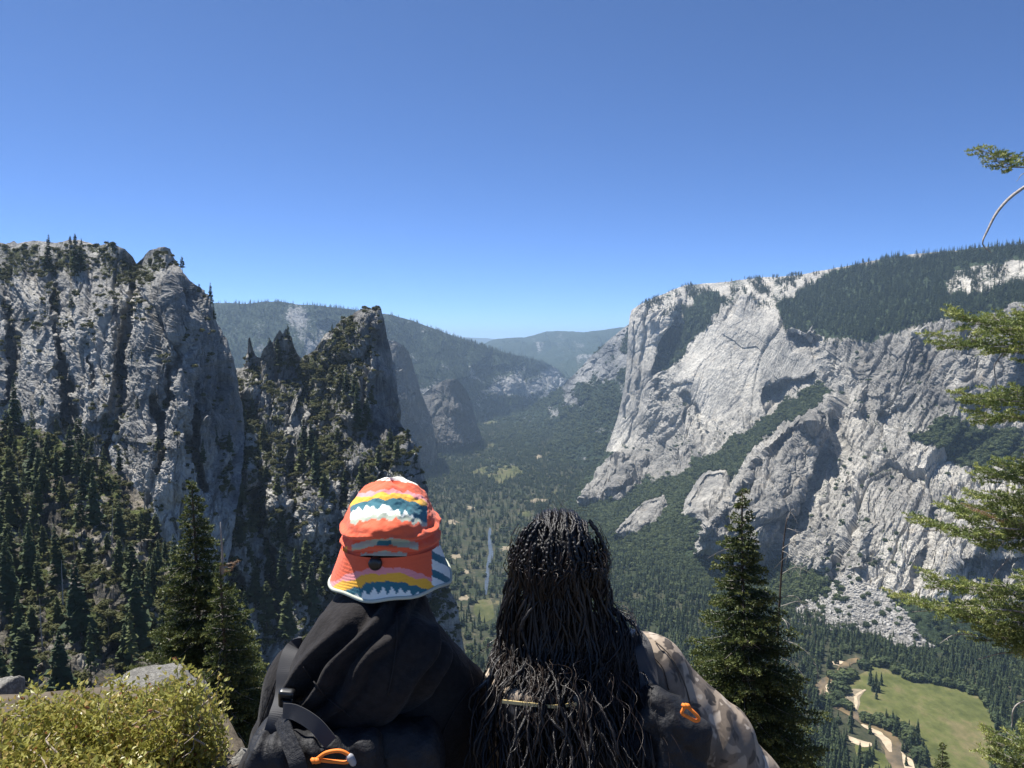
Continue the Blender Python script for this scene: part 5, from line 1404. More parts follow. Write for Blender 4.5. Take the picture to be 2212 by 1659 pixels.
# ---- the fir at the edge of the view: its trunk stands outside the frame, its boughs reach in
def edge_fir():
    rng = np.random.default_rng(71)
    D0 = 9.5
    e = bpy.data.objects.new("fir_tree", None); link(e)
    foot = P(2400, 1659, D0); foot[2] = -9.0
    e.location = foot
    tag(e, "bright green fir whose long flat boughs reach in over the grey cliffs and meadow", "tree")
    bark = MB(); top = P(2330, -250, D0)
    tube(bark, catmull([foot - foot, P(2380, 1000, D0) - foot, P(2345, 300, D0) - foot, top - foot], 24), np.linspace(.20, .03, 24), 10)
    obj("trunk", bark.mesh("trunk", M_FIRBARK, True), e)
    wood = MB(); nn = Needles(); dead = Needles()
    def bough(x0, y0, x1, y1, dd0=0., dd1=-.5, width=.30, n_extra=3, dr=.0, dens=1):
        x1 += 16
        a = P(x0, y0, D0 + dd0) - foot; b = P(x1, y1, D0 + dd1) - foot
        d = b - a; L_ = np.linalg.norm(d)
        side = np.cross(d / L_, [0, 0, 1.]); side /= np.linalg.norm(side)
        t = np.linspace(0, 1, 9)[:, None]
        sag = .05 * L_
        main = a + d * t + np.array([0, 0, 1.]) * sag * np.sin(t * 3.14) * (1 if dr >= 0 else -1)
        tube(wood, main, np.linspace(.018, .004, 9), 6, False)
        m = int((9 + 2.4 * n_extra) * dens)
        for k in range(m):
            u = .12 + .80 * (k + rng.random()) / m
            i = min(int(u * 8), 7)
            c = main[i] + (main[i + 1] - main[i]) * (u * 8 - i) + np.array([0, 0, rng.normal(0, .035)])
            sg = 1 if k % 2 else -1
            dl = d / L_ * .95 + sg * side * (.55 + .4 * rng.random()) + np.array([0, 0, rng.normal(.08, .34)])
            fir_branch(wood, nn, c, dl, width * (1.15 - .6 * u) * (.75 + .5 * rng.random()) * 1.9, rng, droop=.06, width=.50, sub=.040, r0=.006, upturn=.10)
        fir_branch(wood, nn, main[-3], d, .25 * L_ + .12, rng, droop=.02, width=.5, sub=.045, r0=.006)
    # (from, to) read off the photograph
    bough(2330, 372, 2116, 340, width=.055, n_extra=0)
    bough(2330, 395, 2150, 362, width=.045, n_extra=-2)
    bough(2360, 760, 2060, 700, width=.26, n_extra=3)
    bough(2360, 800, 2020, 752, 0, -.8, width=.15, n_extra=3)
    bough(2360, 720, 2150, 705, .3, .2, width=.24, n_extra=2)
    bough(2360, 770, 2120, 760, .2, -.2, width=.20, n_extra=2)
    bough(2370, 905, 2075, 870, width=.22, n_extra=3)
    bough(2370, 930, 2095, 908, .2, -.2, width=.18, n_extra=2)
    bough(2370, 880, 2140, 868, .4, .3, width=.18, n_extra=2)
    bough(2380, 1080, 2125, 1035, width=.26, n_extra=3)
    bough(2380, 1110, 2100, 1085, .3, .0, width=.26, n_extra=3)
    bough(2380, 1040, 2160, 1010, .3, .2, width=.2, n_extra=2)
    bough(2390, 1190, 1975, 1148, 0, -.9, width=.13, n_extra=2)
    bough(2390, 1185, 2040, 1120, .1, -.4, width=.24, n_extra=3)
    bough(2390, 1200, 2090, 1165, .1, -.3, width=.28, n_extra=4)
    bough(2390, 1150, 2110, 1120, .4, .2, width=.26, n_extra=3)
    bough(2390, 1340, 1990, 1272, .2, -.3, width=.20, n_extra=3)
    bough(2390, 1370, 1955, 1322, 0, -.9, width=.15, n_extra=3)
    bough(2390, 1330, 2090, 1280, .4, .2, width=.28, n_extra=3)
    bough(2390, 1390, 2050, 1345, .1, -.5, width=.26, n_extra=4)
    bough(2390, 1420, 2110, 1385, .1, -.4, width=.26, n_extra=4)
    bough(2390, 1360, 2130, 1330, .5, .3, width=.28, n_extra=3)
    bough(2400, 1660, 2140, 1610, 0, -.4, width=.22, n_extra=3)
    bough(2400, 1700, 2130, 1650, 0, -.4, width=.24, n_extra=3)
    def twig(*pts, r=(.014, .004)):
        c = catmull([P(a, b, D0 + c_) - foot for a, b, c_ in pts], 20)
        tube(wood, c, np.linspace(r[0], r[1], 20), 5, False)
        for k in range(12):
            i = int(rng.integers(3, 19)); dd = rng.normal(size=3) * .014
            tube(wood, [c[i], c[i] + dd], [.004, .002], 3, False)
    twig((2345, 330, 0), (2212, 405, -.1), (2160, 450, -.3), (2132, 500, -.4), (2123, 528, -.4), (2142, 546, -.4), r=(.026, .004))
    twig((2345, 420, .1), (2225, 375, 0), (2195, 392, 0), r=(.010, .002))
    twig((2172, 758, -.3), (2152, 782, -.3), (2148, 800, -.3), (2156, 850, -.3), r=(.012, .005))
    twig((2180, 1205, -.2), (2150, 1240, -.2), (2140, 1272, -.2), r=(.009, .004))
    twig((2300, 1420, 0), (2180, 1410, -.3), (2110, 1425, -.4), r=(.014, .003))
    twig((2300, 1500, 0), (2200, 1520, -.2), (2185, 1570, -.2), r=(.014, .006))
    twig((2100, 1370, -.4), (2060, 1372, -.5), (2030, 1390, -.5), r=(.008, .002))
    # dying tips
    for (x, y) in ((2095, 1090), (2120, 1096), (2140, 1108)):
        fir_branch(wood, dead, P(x + 30, y + 14, D0 - .5) - foot, np.array([-1, -.2, .2]), .20, rng, droop=.05, sub=.04, r0=.004)
    obj("branches", wood.mesh("branches", M_BRANCH, True), e)
    obj("needles", nn.mesh("needles", M_NEEDLE2, rng, per_m=205, length=.032, width=.011), e)
    obj("brown_needles", dead.mesh("brown_needles", M_NEEDLE_DEAD, rng, per_m=190, length=.022, width=.004), e, "orange brown dying tips")
edge_fir()
# ================================================================= the two hikers
def surface_net(val, lo, h):
    """continuous surface of a sampled distance field"""
    nx, ny, nz = val.shape
    ins = val < 0
    c = np.zeros((nx - 1, ny - 1, nz - 1), np.int8)
    for dx in (0, 1):
        for dy in (0, 1):
            for dz_ in (0, 1):
                c += ins[dx:nx - 1 + dx, dy:ny - 1 + dy, dz_:nz - 1 + dz_]
    act = (c > 0) & (c < 8)
    ci = np.argwhere(act)
    idx = np.full(act.shape, -1, np.int64); idx[act] = np.arange(len(ci))
    acc = np.zeros((len(ci), 3)); cnt = np.zeros(len(ci))
    corners = [(a, b, d) for a in (0, 1) for b in (0, 1) for d in (0, 1)]
    i, j, k = ci.T
    for a in corners:
        for ax in range(3):
            if a[ax]: continue
            b = list(a); b[ax] = 1
            va = val[i + a[0], j + a[1], k + a[2]]; vb = val[i + b[0], j + b[1], k + b[2]]
            m = (va < 0) != (vb < 0)
            t = np.where(m, va / (va - vb + 1e-12), 0)
            p = np.array(a, float)[None] + np.zeros((len(ci), 3)); p[:, ax] += t
            acc[m] += p[m]; cnt[m] += 1
    v = lo + (ci + acc / cnt[:, None]) * h
    qs = []
    for ax in range(3):
        s0 = [slice(None)] * 3; s1 = [slice(None)] * 3
        s0[ax] = slice(0, -1); s1[ax] = slice(1, None)
        ch = ins[tuple(s0)] != ins[tuple(s1)]
        e = np.argwhere(ch)
        o1, o2 = [q for q in range(3) if q != ax]
        e = e[(e[:, o1] > 0) & (e[:, o2] > 0) & (e[:, o1] < val.shape[o1] - 1) & (e[:, o2] < val.shape[o2] - 1)]
        def cell(d1, d2):
            q = e.copy(); q[:, o1] -= d1; q[:, o2] -= d2
            return idx[q[:, 0], q[:, 1], q[:, 2]]
        q = np.stack([cell(1, 1), cell(0, 1), cell(0, 0), cell(1, 0)], -1)
        inn = ins[e[:, 0], e[:, 1], e[:, 2]]
        flip = inn if ax != 1 else ~inn
        q = np.where(flip[:, None], q, q[:, ::-1])
        qs.append(q)
    q = np.concatenate(qs)
    return v, q[(q >= 0).all(1)]
def relax(v, q, n=2, w=.5):
    for _ in range(n):
        s = np.zeros_like(v); c = np.zeros(len(v))
        for a, b in ((0, 1), (1, 2), (2, 3), (3, 0)):
            np.add.at(s, q[:, a], v[q[:, b]]); np.add.at(s, q[:, b], v[q[:, a]])
            np.add.at(c, q[:, a], 1); np.add.at(c, q[:, b], 1)
        v = v * (1 - w) + w * s / np.maximum(c, 1)[:, None]
    return v
def vnormals(v, q):
    n = np.zeros_like(v)
    fn = np.cross(v[q[:, 2]] - v[q[:, 0]], v[q[:, 3]] - v[q[:, 1]])
    for k in range(4): np.add.at(n, q[:, k], fn)
    return n / (np.linalg.norm(n, axis=1, keepdims=True) + 1e-12)
class SDF:
    def __init__(s): s.p = []
    def cone(s, a, b, ra, rb, k=.03, op='u'): s.p.append(('c', np.array(a, float), np.array(b, float), ra, rb, k, op)); return s
    def ell(s, c, r, k=.03, rot=None, op='u'): s.p.append(('e', np.array(c, float), np.array(r, float), rot, None, k, op)); return s
    def box(s, c, hs, r, k=.02, rot=None, op='u'): s.p.append(('b', np.array(c, float), np.array(hs, float), rot, r, k, op)); return s
    def ev(s, X):
        D = None
        for t, a, b, ra, rb, k, op in s.p:
            if t == 'c':
                ab = b - a; h = np.clip(((X - a) @ ab) / (ab @ ab), 0, 1)
                d = np.linalg.norm(X - a - h[..., None] * ab, axis=-1) - (ra + (rb - ra) * h)
            else:
                q = X - a
                if ra is not None: q = q @ np.array(ra)          # columns of ra are the local axes
                if t == 'e':
                    k0 = np.linalg.norm(q / b, axis=-1); k1 = np.linalg.norm(q / (b * b), axis=-1)
                    d = k0 * (k0 - 1) / (k1 + 1e-9)
                else:
                    w = np.abs(q) - (b - rb)
                    d = np.linalg.norm(np.maximum(w, 0), axis=-1) + np.minimum(w.max(-1), 0) - rb
            if D is None: D = d
            elif op == 's': h = np.clip(.5 - .5 * (D + d) / k, 0, 1); D = D * (1 - h) - d * h + k * h * (1 - h)
            else: h = np.clip(.5 + .5 * (D - d) / k, 0, 1); D = D * (1 - h) + d * h - k * h * (1 - h)
            # smooth join
        return D
    def mesh(s, h, pad=.03, clip=None, extra=None, smooth=2):
        lo = np.full(3, 1e9); hi = -lo
        for t, a, b, ra, rb, k, op in s.p:
            if op == 's': continue
            if t == 'c':
                r = max(ra, rb); lo = np.minimum(lo, np.minimum(a, b) - r); hi = np.maximum(hi, np.maximum(a, b) + r)
            else:
                r = np.linalg.norm(b) if ra is not None else b; lo = np.minimum(lo, a - r); hi = np.maximum(hi, a + r)
        lo -= pad; hi += pad
        n = np.ceil((hi - lo) / h).astype(int) + 1
        k_ = 4; nc = n // k_ + 2; n = (nc - 1) * k_ + 1
        gc = np.stack(np.meshgrid(*[lo[q] + h * k_ * np.arange(nc[q]) for q in range(3)], indexing='ij'), -1)
        vc = s.ev(gc)
        val = np.repeat(np.repeat(np.repeat(vc, k_, 0), k_, 1), k_, 2)
        o_ = k_ // 2
        val = np.pad(val, ((0, 0),) * 3, mode='edge')[o_:o_ + n[0], o_:o_ + n[1], o_:o_ + n[2]]
        near_ = np.argwhere(np.abs(val) < h * k_ * 1.5)
        val[near_[:, 0], near_[:, 1], near_[:, 2]] = s.ev(lo + near_ * h)      # fine samples only close to the surface
        if extra is not None: val = val + extra(g)
        v, q = surface_net(val, lo, h)
        return relax(v, q, smooth), q
def rotm(rx=0, ry=0, rz=0): return np.array((Matrix.Rotation(rz, 3, 'Z') @ Matrix.Rotation(ry, 3, 'Y') @ Matrix.Rotation(rx, 3, 'X')))

M_SKIN = simple_mat("skin", (.30, .155, .10), .55, .35, var=.12, vscale=40)
M_BLACK = simple_mat("black_cotton", (.019, .017, .0168), .92, .15, bump=(38, .6, .010), var=.3, vscale=60, sheen=.06)
M_NYLON = simple_mat("black_nylon", (.017, .017, .0185), .62, .28, bump=(42, .7, .010), var=.3, vscale=40)
M_WEB = simple_mat("grey_webbing", (.045, .045, .048), .7, .3, bump=(1200, .5, .0006))
M_PLASTIC = simple_mat("black_plastic", (.012, .012, .012), .3, .5)
M_ORANGE = simple_mat("orange_cord", (.85, .22, .03), .6, .3, bump=(1500, .4, .0004))
M_STEEL = simple_mat("grey_cordlock", (.35, .35, .36), .35, .5)
M_TROUSER = simple_mat("grey_trousers", (.05, .05, .055), .9, .2)
M_SHOE = simple_mat("boot_leather", (.08, .055, .04), .7, .3)
def camo_mat():
    m, nt, out = new_mat("camouflage_cloth")
    tc = nd(nt, "ShaderNodeTexCoord").outputs["Object"]
    n1 = noise_n(nt, mapping(nt, tc, (1, 1, .7)), 16, 2, .5, .8); n2 = noise_n(nt, mapping(nt, tc, (1.1, 1, .8)), 22, 2, .5, .6); n3 = noise_n(nt, tc, 60, 3, .6)
    c = ramp(nt, n1, [(.46, (.36, .285, .21)), (.50, (.175, .138, .104))])
    c = mixc(nt, ramp(nt, n2, [(.56, (0, 0, 0)), (.60, (1, 1, 1))]), c, (.055, .046, .038))
    c = mixc(nt, ramp(nt, n2, [(.34, (1, 1, 1)), (.38, (0, 0, 0))]), c, (.50, .42, .33))
    c = mixc(nt, .12, c, ramp(nt, n3, [(.3, (.06, .05, .04)), (.7, (.36, .29, .22))]))
    b = nd(nt, "ShaderNodeBsdfPrincipled", {"Base Color": c, "Roughness": .62, "Specular IOR Level": .3})
    bn = nd(nt, "ShaderNodeBump", {"Strength": .25, "Distance": .004, "Height": noise_n(nt, tc, 28, 4, .6)})
    nt.links.new(bn.outputs[0], b.inputs["Normal"]); nt.links.new(b.outputs[0], out.inputs[0])
    return m
M_CAMO = camo_mat()

def put(name, v, q, mat, parent, smooth=True, attrs=None, label=None):
    c = np.array(parent.location)
    return obj(name, mesh_np(name, np.asarray(v) - c, q, mat, smooth, attrs), parent, label)
def put_mb(name, mb, mat, parent, label=None, smooth=True):
    c = np.array(parent.location)
    mb.v = [x - c for x in mb.v]
    return obj(name, mb.mesh(name, mat, smooth), parent, label)
SEAT = -1.30
def hand(s, wrist, d, up, side, scale=1.0):
    """palm, four unequal bent fingers and a thumb leaving the side of the palm"""
    d = np.asarray(d, float); d /= np.linalg.norm(d); up = np.asarray(up, float); up -= (up @ d) * d; up /= np.linalg.norm(up)
    l = np.cross(up, d) * side
    w = np.asarray(wrist, float)
    for o in (-.026, -.009, .009, .026): s.cone(w + l * o * .6, w + d * .085 * scale + l * o, .016, .0125, .014)
    for o, ln in ((-.030, .058), (-.010, .074), (.010, .078), (.029, .068)):
        a = w + d * .085 * scale + l * o; b = a + d * ln * .5 * scale + up * .008; c = b + d * ln * .38 * scale - up * .012; e = c + d * ln * .28 * scale - up * .016
        s.cone(a, b, .0098, .0090, .006).cone(b, c, .0090, .0082, .006).cone(c, e, .0082, .0070, .006)
    a = w + d * .022 + l * .030; b = a + d * .030 + l * .028 - up * .008; c = b + d * .034 + l * .006 - up * .008
    s.cone(a, b, .014, .011, .010).cone(b, c, .011, .0085, .006)
def body(parent, head, neck, SL, SR, EL, ER, WL, WR, chest, belly, pelv, knees, ankles, hand_d):
    s = SDF()
    s.ell(head, (.076, .094, .112)); s.ell(head + [0, .045, -.055], (.055, .055, .062))
    s.cone(head + [0, .093, .008], head + [0, .112, -.022], .010, .015, .012)         # nose
    s.cone(head + [-.022, .088, -.058], head + [.022, .088, -.058], .009, .009, .008)   # lips
    for sg in (-1, 1):
        s.ell(head + [sg * .030, .078, .004], (.013, .011, .010), .010)                # eyes at half height
        s.ell(head + [sg * .080, .004, -.010], (.012, .021, .032), .008)               # ears
    s.cone(head + [0, -.01, -.08], neck, .054, .058, .03)
    s.ell(chest, (.165, .10, .19), .06); s.ell(belly, (.145, .10, .16), .08); s.ell(pelv, (.165, .115, .11), .06)
    for S_, E_0, W_0 in ((SL, EL, WL), (SR, ER, WR)):
        s.cone(neck, S_, .055, .052, .05); s.cone(S_, E_0, .050, .040, .03); s.cone(E_0, W_0, .040, .027, .02)
    for sg, K_, A_ in ((-1, knees[0], ankles[0]), (1, knees[1], ankles[1])):
        h_ = pelv + np.array([sg * .09, .03, 0])
        s.cone(h_, K_, .082, .055, .04); s.cone(K_, A_, .055, .036, .03); s.cone(A_, A_ + [0, .14, -.045], .036, .028, .02)
    for W_0, E_0, sg, hd in ((WL, EL, 1, hand_d[0]), (WR, ER, -1, hand_d[1])):
        hand(s, W_0, hd[0], hd[1], sg)
    v, q = s.mesh(.0095, smooth=1)
    put("body", v, q, M_SKIN, parent)
def legs_wear(parent, pelv, knees, ankles):
    s = SDF(); s.ell(pelv, (.185, .135, .12), .05)
    for sg, K_, A_ in ((-1, knees[0], ankles[0]), (1, knees[1], ankles[1])):
        s.cone(pelv + np.array([sg * .09, .03, 0]), K_, .098, .074, .04); s.cone(K_, A_ + [0, 0, .06], .072, .062, .03)
    v, q = s.mesh(.016); put("trousers", v, q, M_TROUSER, parent)
    for A_ in ankles:
        s = SDF(); s.cone(A_ + [0, 0, .05], A_ + [0, .01, -.03], .052, .050, .02).cone(A_ + [0, -.02, -.045], A_ + [0, .17, -.055], .042, .040, .03)
        v, q = s.mesh(.012); put("boot", v, q, M_SHOE, parent)

# ---------------------------------------------------------------- the hiker in black with the painted-looking sun hat
p1 = bpy.data.objects.new("person", None); link(p1); p1.location = (-.30, 1.86, SEAT)
tag(p1, "seated hiker in a black hooded jacket, facing the valley, wearing a bright sun hat", "person")
head1 = np.array([-.288, 1.80, -.475]); neck1 = np.array([-.29, 1.78, -.66])
SL1, SR1 = P(652, 1474, 1.76), P(985, 1510, 1.81)
EL1, ER1 = P(560, 1700, 1.80), P(1000, 1700, 1.92)
WL1, WR1 = np.array([-.46, 2.10, -1.12]), np.array([-.18, 2.12, -1.13])
chest1, belly1, pelv1 = np.array([-.29, 1.80, -.90]), np.array([-.29, 1.84, -1.08]), np.array([-.29, 1.87, SEAT + .085])
kn1 = (np.array([-.42, 2.26, -1.19]), np.array([-.18, 2.26, -1.19])); an1 = (np.array([-.43, 2.32, -1.72]), np.array([-.19, 2.32, -1.72]))
kn1 = tuple(k + [0, .02, 0] for k in kn1)
body(p1, head1, neck1, SL1, SR1, EL1, ER1, WL1, WR1, chest1, belly1, pelv1, kn1, an1, (([.25, .9, -.2], [0, .2, 1]), ([-.2, .9, -.2], [0, .2, 1])))
legs_wear(p1, pelv1, kn1, an1)
s = SDF()
s.ell(chest1 + [0, -.01, .02], (.20, .135, .22), .05).ell(belly1, (.185, .14, .20), .08)
s.cone(neck1 + [0, -.01, -.05], SL1, .085, .078, .05).cone(neck1 + [.02, 0, -.06], SR1, .085, .078, .05)
for S_, E_0, W_0 in ((SL1, EL1, WL1), (SR1, ER1, WR1)):
    s.cone(S_, E_0, .076, .060, .04).cone(E_0, W_0, .060, .042, .03)
v, q = s.mesh(.0085, smooth=2)
n = vnormals(v, q)
fold = .006 * fbm3(v * [9, 9, 4] + 3, 3, 501) + .004 * np.sin((v[:, 0] * .9 + v[:, 2] * .5) * 60 + 3 * fbm3(v * 6, 2, 502)) * np.clip(fbm3(v * 5 + 9, 2, 503) + .3, 0, 1)
v = v + n * fold[:, None]
JACKV = v
put("jacket", v, q, M_BLACK, p1)
# hood, lying in heavy slanting folds over the upper back
s = SDF()
s.cone(P(832, 1335, 1.80), P(815, 1400, 1.725), .110, .130, .05)
s.ell(P(805, 1440, 1.662), (.168, .085, .112), .05, rotm(.25, -.22, 0))
s.ell(P(760, 1500, 1.638), (.125, .075, .085), .05, rotm(.1, -.5, 0))
s.ell(P(700, 1440, 1.665), (.062, .06, .11), .03, rotm(.1, .35, 0))
v, q = s.mesh(.0055, smooth=2)
n = vnormals(v, q)
cx, cz = v[:, 0] + .29, v[:, 2] + .70
wv = fbm3(v * 7, 2, 511)
u_ = (cx * .83 - cz * .56) + .025 * wv
def crease(u, c, w, a): return a * (np.exp(-((u - c) / w) ** 2) - .9 * np.exp(-((u - c - 1.35 * w) / (.8 * w)) ** 2))
fold = crease(u_, -.118, .016, .030) + crease(u_, -.070, .014, .026) + crease(u_, -.024, .012, .012) + crease(u_, .070, .016, .014) + crease(u_, .125, .014, .012)
fold = fold * np.clip(1.1 - np.abs(cz + .02) / .20, .0, 1) + .005 * wv
v = v + n * fold[:, None]
HOODV = v
put("hood", v, q, M_BLACK, p1)

# ---- the hat
hat = bpy.data.objects.new("sun_hat", None); link(hat); hat.location = (-.288, 1.80, -.483)
tag(hat, "sun hat printed with orange, yellow, teal and white mountain bands, on the hiker in black", "hat")
HC = np.array([-.288, 1.80, -.483]); HA, HB, HH = .113, .128, .152
def tri(x, seed):            # jagged ridge line
    k = np.floor(x).astype(np.int64); f = x - k
    a = _RND[h2(k, k * 0 + seed, seed), 0]; b = _RND[h2(k + 1, k * 0 + seed, seed), 0]
    return a + (b - a) * f
RED, PINK, YEL, TEAL, WHITE, SAGE, CREAM = (.80, .13, .055), (.82, .30, .30), (.90, .46, .05), (.04, .16, .20), (.82, .84, .76), (.42, .46, .36), (.86, .82, .70)
def paint(v, brim):
    x, y = to_px(v)
    dx = x - 835
    y = y - .0022 * dx ** 2 + 1.2 * fbm2(np.stack([x, y], -1) / 9, 2, 521)
    def rg(amp, per, sd): return amp * (tri(x / per + sd, sd) - .5)
    col = np.zeros((len(v), 3)); col[:] = RED
    def band(y0, c, amp, per, sd): col[y > y0 + rg(amp, per, sd)] = c
    if not brim:
        col[y < 1038] = CREAM
        band(1038, RED, 3, 9, 31)
        band(1058, PINK, 9, 10, 32); band(1066, YEL, 9, 12, 33); band(1078, TEAL, 8, 13, 34)
        wp = np.abs(((x / 17.0) % 1) - .5) * 14 + rg(14, 7, 35)
        col[(y > 1090 + wp + .004 * (dx + 15) ** 2 * (dx > -15)) ] = WHITE
        sp = np.abs(((x / 25.0 + .3) % 1) - .5) * 16
        col[y > 1109 + sp * .5 + rg(4, 6, 36)] = SAGE
        col[y > 1117 + sp + rg(6, 8, 37)] = RED
        m = (y > 1163 + rg(3, 8, 38)) & (y < 1179) & (np.abs(dx + 3) < 72)
        col[m] = SAGE
        m = (y > 1167) & (y < 1179) & (np.abs(x - 830) < 16); col[m] = TEAL
        m = (y > 1190 + rg(8, 8, 39)) & (y < 1206 + rg(14, 9, 40)) & (np.abs(dx + 6) < 50); col[m] = SAGE
        side = np.abs(dx) > 84 + rg(12, 7, 41); col[side & (y > 1040)] = RED
        col[(np.abs(dx + 92) < 7) & (y > 1165)] = YEL
    else:
        band(1226, PINK, 6, 11, 42); band(1238, YEL, 9, 13, 43); band(1258, TEAL, 8, 12, 44)
        wp = np.abs(((x / 19.0) % 1) - .5) * 26 + rg(10, 6, 45)
        col[y > 1270 + wp] = WHITE
        r = dx > 98; col[r] = np.where((np.sin(y[r] / 6)[:, None] > .2), TEAL, WHITE); col[(dx > 98) & (y > 1242)] = YEL
    return col
M_HAT = None
def hat_mat():
    m, nt, out = new_mat("printed_cotton")
    a = nd(nt, "ShaderNodeAttribute", attribute_name="col").outputs["Vector"]
    tc = nd(nt, "ShaderNodeTexCoord").outputs["Object"]
    b = nd(nt, "ShaderNodeBsdfPrincipled", {"Base Color": a, "Roughness": .8, "Specular IOR Level": .25, "Sheen Weight": .15})
    bn = nd(nt, "ShaderNodeBump", {"Strength": .6, "Distance": .006, "Height": noise_n(nt, tc, 30, 6, .62)})
    nt.links.new(bn.outputs[0], b.inputs["Normal"]); nt.links.new(b.outputs[0], out.inputs[0])
    return m
M_HAT = hat_mat()
nt_, np_ = 240, 100
th = np.linspace(0, 2 * np.pi, nt_, endpoint=False)[None]; ph = np.linspace(0, np.pi / 2, np_)[:, None]
rr = np.cos(ph) ** .86; zz = np.sin(ph) ** .98
back = np.clip(-np.sin(th), 0, 1)
neckin = 1 - .085 * back * np.exp(-(zz / .26) ** 2)
puff = .030 * back * np.exp(-((zz - .46) / .18) ** 2)
wob = 1 + .02 * np.sin(th * 5 + 1) * zz + .012 * np.sin(th * 9 + 2 + 4 * zz)
roll = .010 * np.exp(-((zz - .33) / .05) ** 2) - .007 * np.exp(-((zz - .24) / .03) ** 2) + .006 * np.exp(-((zz - .14) / .04) ** 2) - .005 * np.exp(-((zz - .05) / .025) ** 2)
X = (HA * rr * wob + roll * rr) * np.cos(th); Y = (HB * rr * wob * neckin + (roll + puff) * rr * (1 + .6 * back)) * np.sin(th)
Zc = HH * zz * (1 + .04 * np.sin(th * 2 + .6) * rr) + .006 * np.sin(th * 3)
v = np.stack([X, Y, Zc + 0 * X], -1).reshape(-1, 3)
v += (.0052 * fbm3(v * [20, 20, 34], 4, 531))[:, None] * v / np.linalg.norm(v, axis=1, keepdims=True)
i = np.arange(np_ * nt_).reshape(np_, nt_)
q = np.stack([i[:-1], np.roll(i[:-1], -1, 1), np.roll(i[1:], -1, 1), i[1:]], -1).reshape(-1, 4)
put("crown", v + HC, q, M_HAT, hat, True, {"col": paint(v + HC, False)})
nb = 46; sb = np.linspace(0, 1, nb)[:, None]
flare = 1 + (.30 - .12 * back ** 2) * sb ** .9 + .02 * np.sin(th * 4 + 1) * sb
drop = -.084 * sb ** .85 * (1 + .04 * np.sin(th * 3 + .4) * sb)
front = np.clip(np.sin(th), 0, 1)
X = HA * 1.01 * flare * np.cos(th) * (1 - .06 * sb); Y = HB * (1 - .078 * back) * flare * np.sin(th) * (1 + .12 * front * sb); Zb = drop * (1 - .5 * front)
Zb = Zb + .0008 * np.cos(sb * 2 * np.pi * 11) + .003 * np.sin(th * 7 + 5 * sb) * sb
v = np.stack([X, Y, Zb + 0 * X], -1).reshape(-1, 3)
inn = v * [.985, .985, 1] - [0, 0, .003]
i = np.arange(nb * nt_).reshape(nb, nt_)
qo = np.stack([i[:-1], i[1:], np.roll(i[1:], -1, 1), np.roll(i[:-1], -1, 1)], -1).reshape(-1, 4)
vv = np.concatenate([v, inn]); q2 = np.concatenate([qo, qo[:, ::-1] + len(v)])
put("brim", vv + HC, q2, M_HAT, hat, True, {"col": np.concatenate([paint(v + HC, True)] * 2)})
mb = MB(); tube(mb, np.vstack([vv[i[-1]], vv[i[-1]][:1]]) + HC - [0, 0, .0015], .0042, 8, False)
put_mb("edge_piping", mb, simple_mat("sage_piping", (.50, .52, .42), .8, .2, bump=(200, .4, .001)), hat)
mb = MB(); tc_ = P(811, 1217, 1.680)
tube(mb, [tc_ + [0, .012, 0], tc_ + [0, .006, 0], tc_ + [0, -.004, 0], tc_ + [0, -.009, 0], tc_ + [0, -.010, 0]], [.0135, .0155, .0155, .012, .006], 20)
put_mb("cord_toggle", mb, M_PLASTIC, hat)
mb = MB(); tube(mb, [P(955, 1392, 1.72), P(938, 1388, 1.72), P(930, 1396, 1.72), P(940, 1404, 1.72), P(956, 1402, 1.72), P(957, 1394, 1.72)], .0035, 6)
put_mb("zip_pull", mb, simple_mat("red_pull", (.42, .05, .03), .6, .3), p1)

# ---- seams, found where the sight line meets the cloth
def on_cloth(v, x, y, lift=.001):
    px, py = to_px(v)
    out = []
    for a, b in zip(x, y):
        m = np.where((np.abs(px - a) < 7) & (np.abs(py - b) < 7))[0]
        if len(m) == 0: continue
        d = v[m, 1].min(); out.append(P(a, b, d - lift))
    return np.array(out)
def seam(name, v, pts, mat, parent, r=.0016):
    c = catmull(np.array(pts, float), 26); q = on_cloth(v, c[:, 0], c[:, 1])
    if len(q) > 3:
        mb = MB(); tube(mb, q, r, 5); put_mb(name, mb, mat, parent)
M_SEAM = simple_mat("black_seam", (.022, .020, .020), .8, .2)
seam("seam", HOODV, [(856, 1322), (858, 1370), (850, 1440), (838, 1500)], M_SEAM, p1)
seam("seam", HOODV, [(655, 1440), (700, 1500), (760, 1550)], M_SEAM, p1)
seam("seam", JACKV, [(1020, 1485), (985, 1530), (955, 1590), (945, 1650)], M_SEAM, p1)
seam("seam", JACKV, [(655, 1400), (610, 1440), (585, 1500), (560, 1570)], M_SEAM, p1)
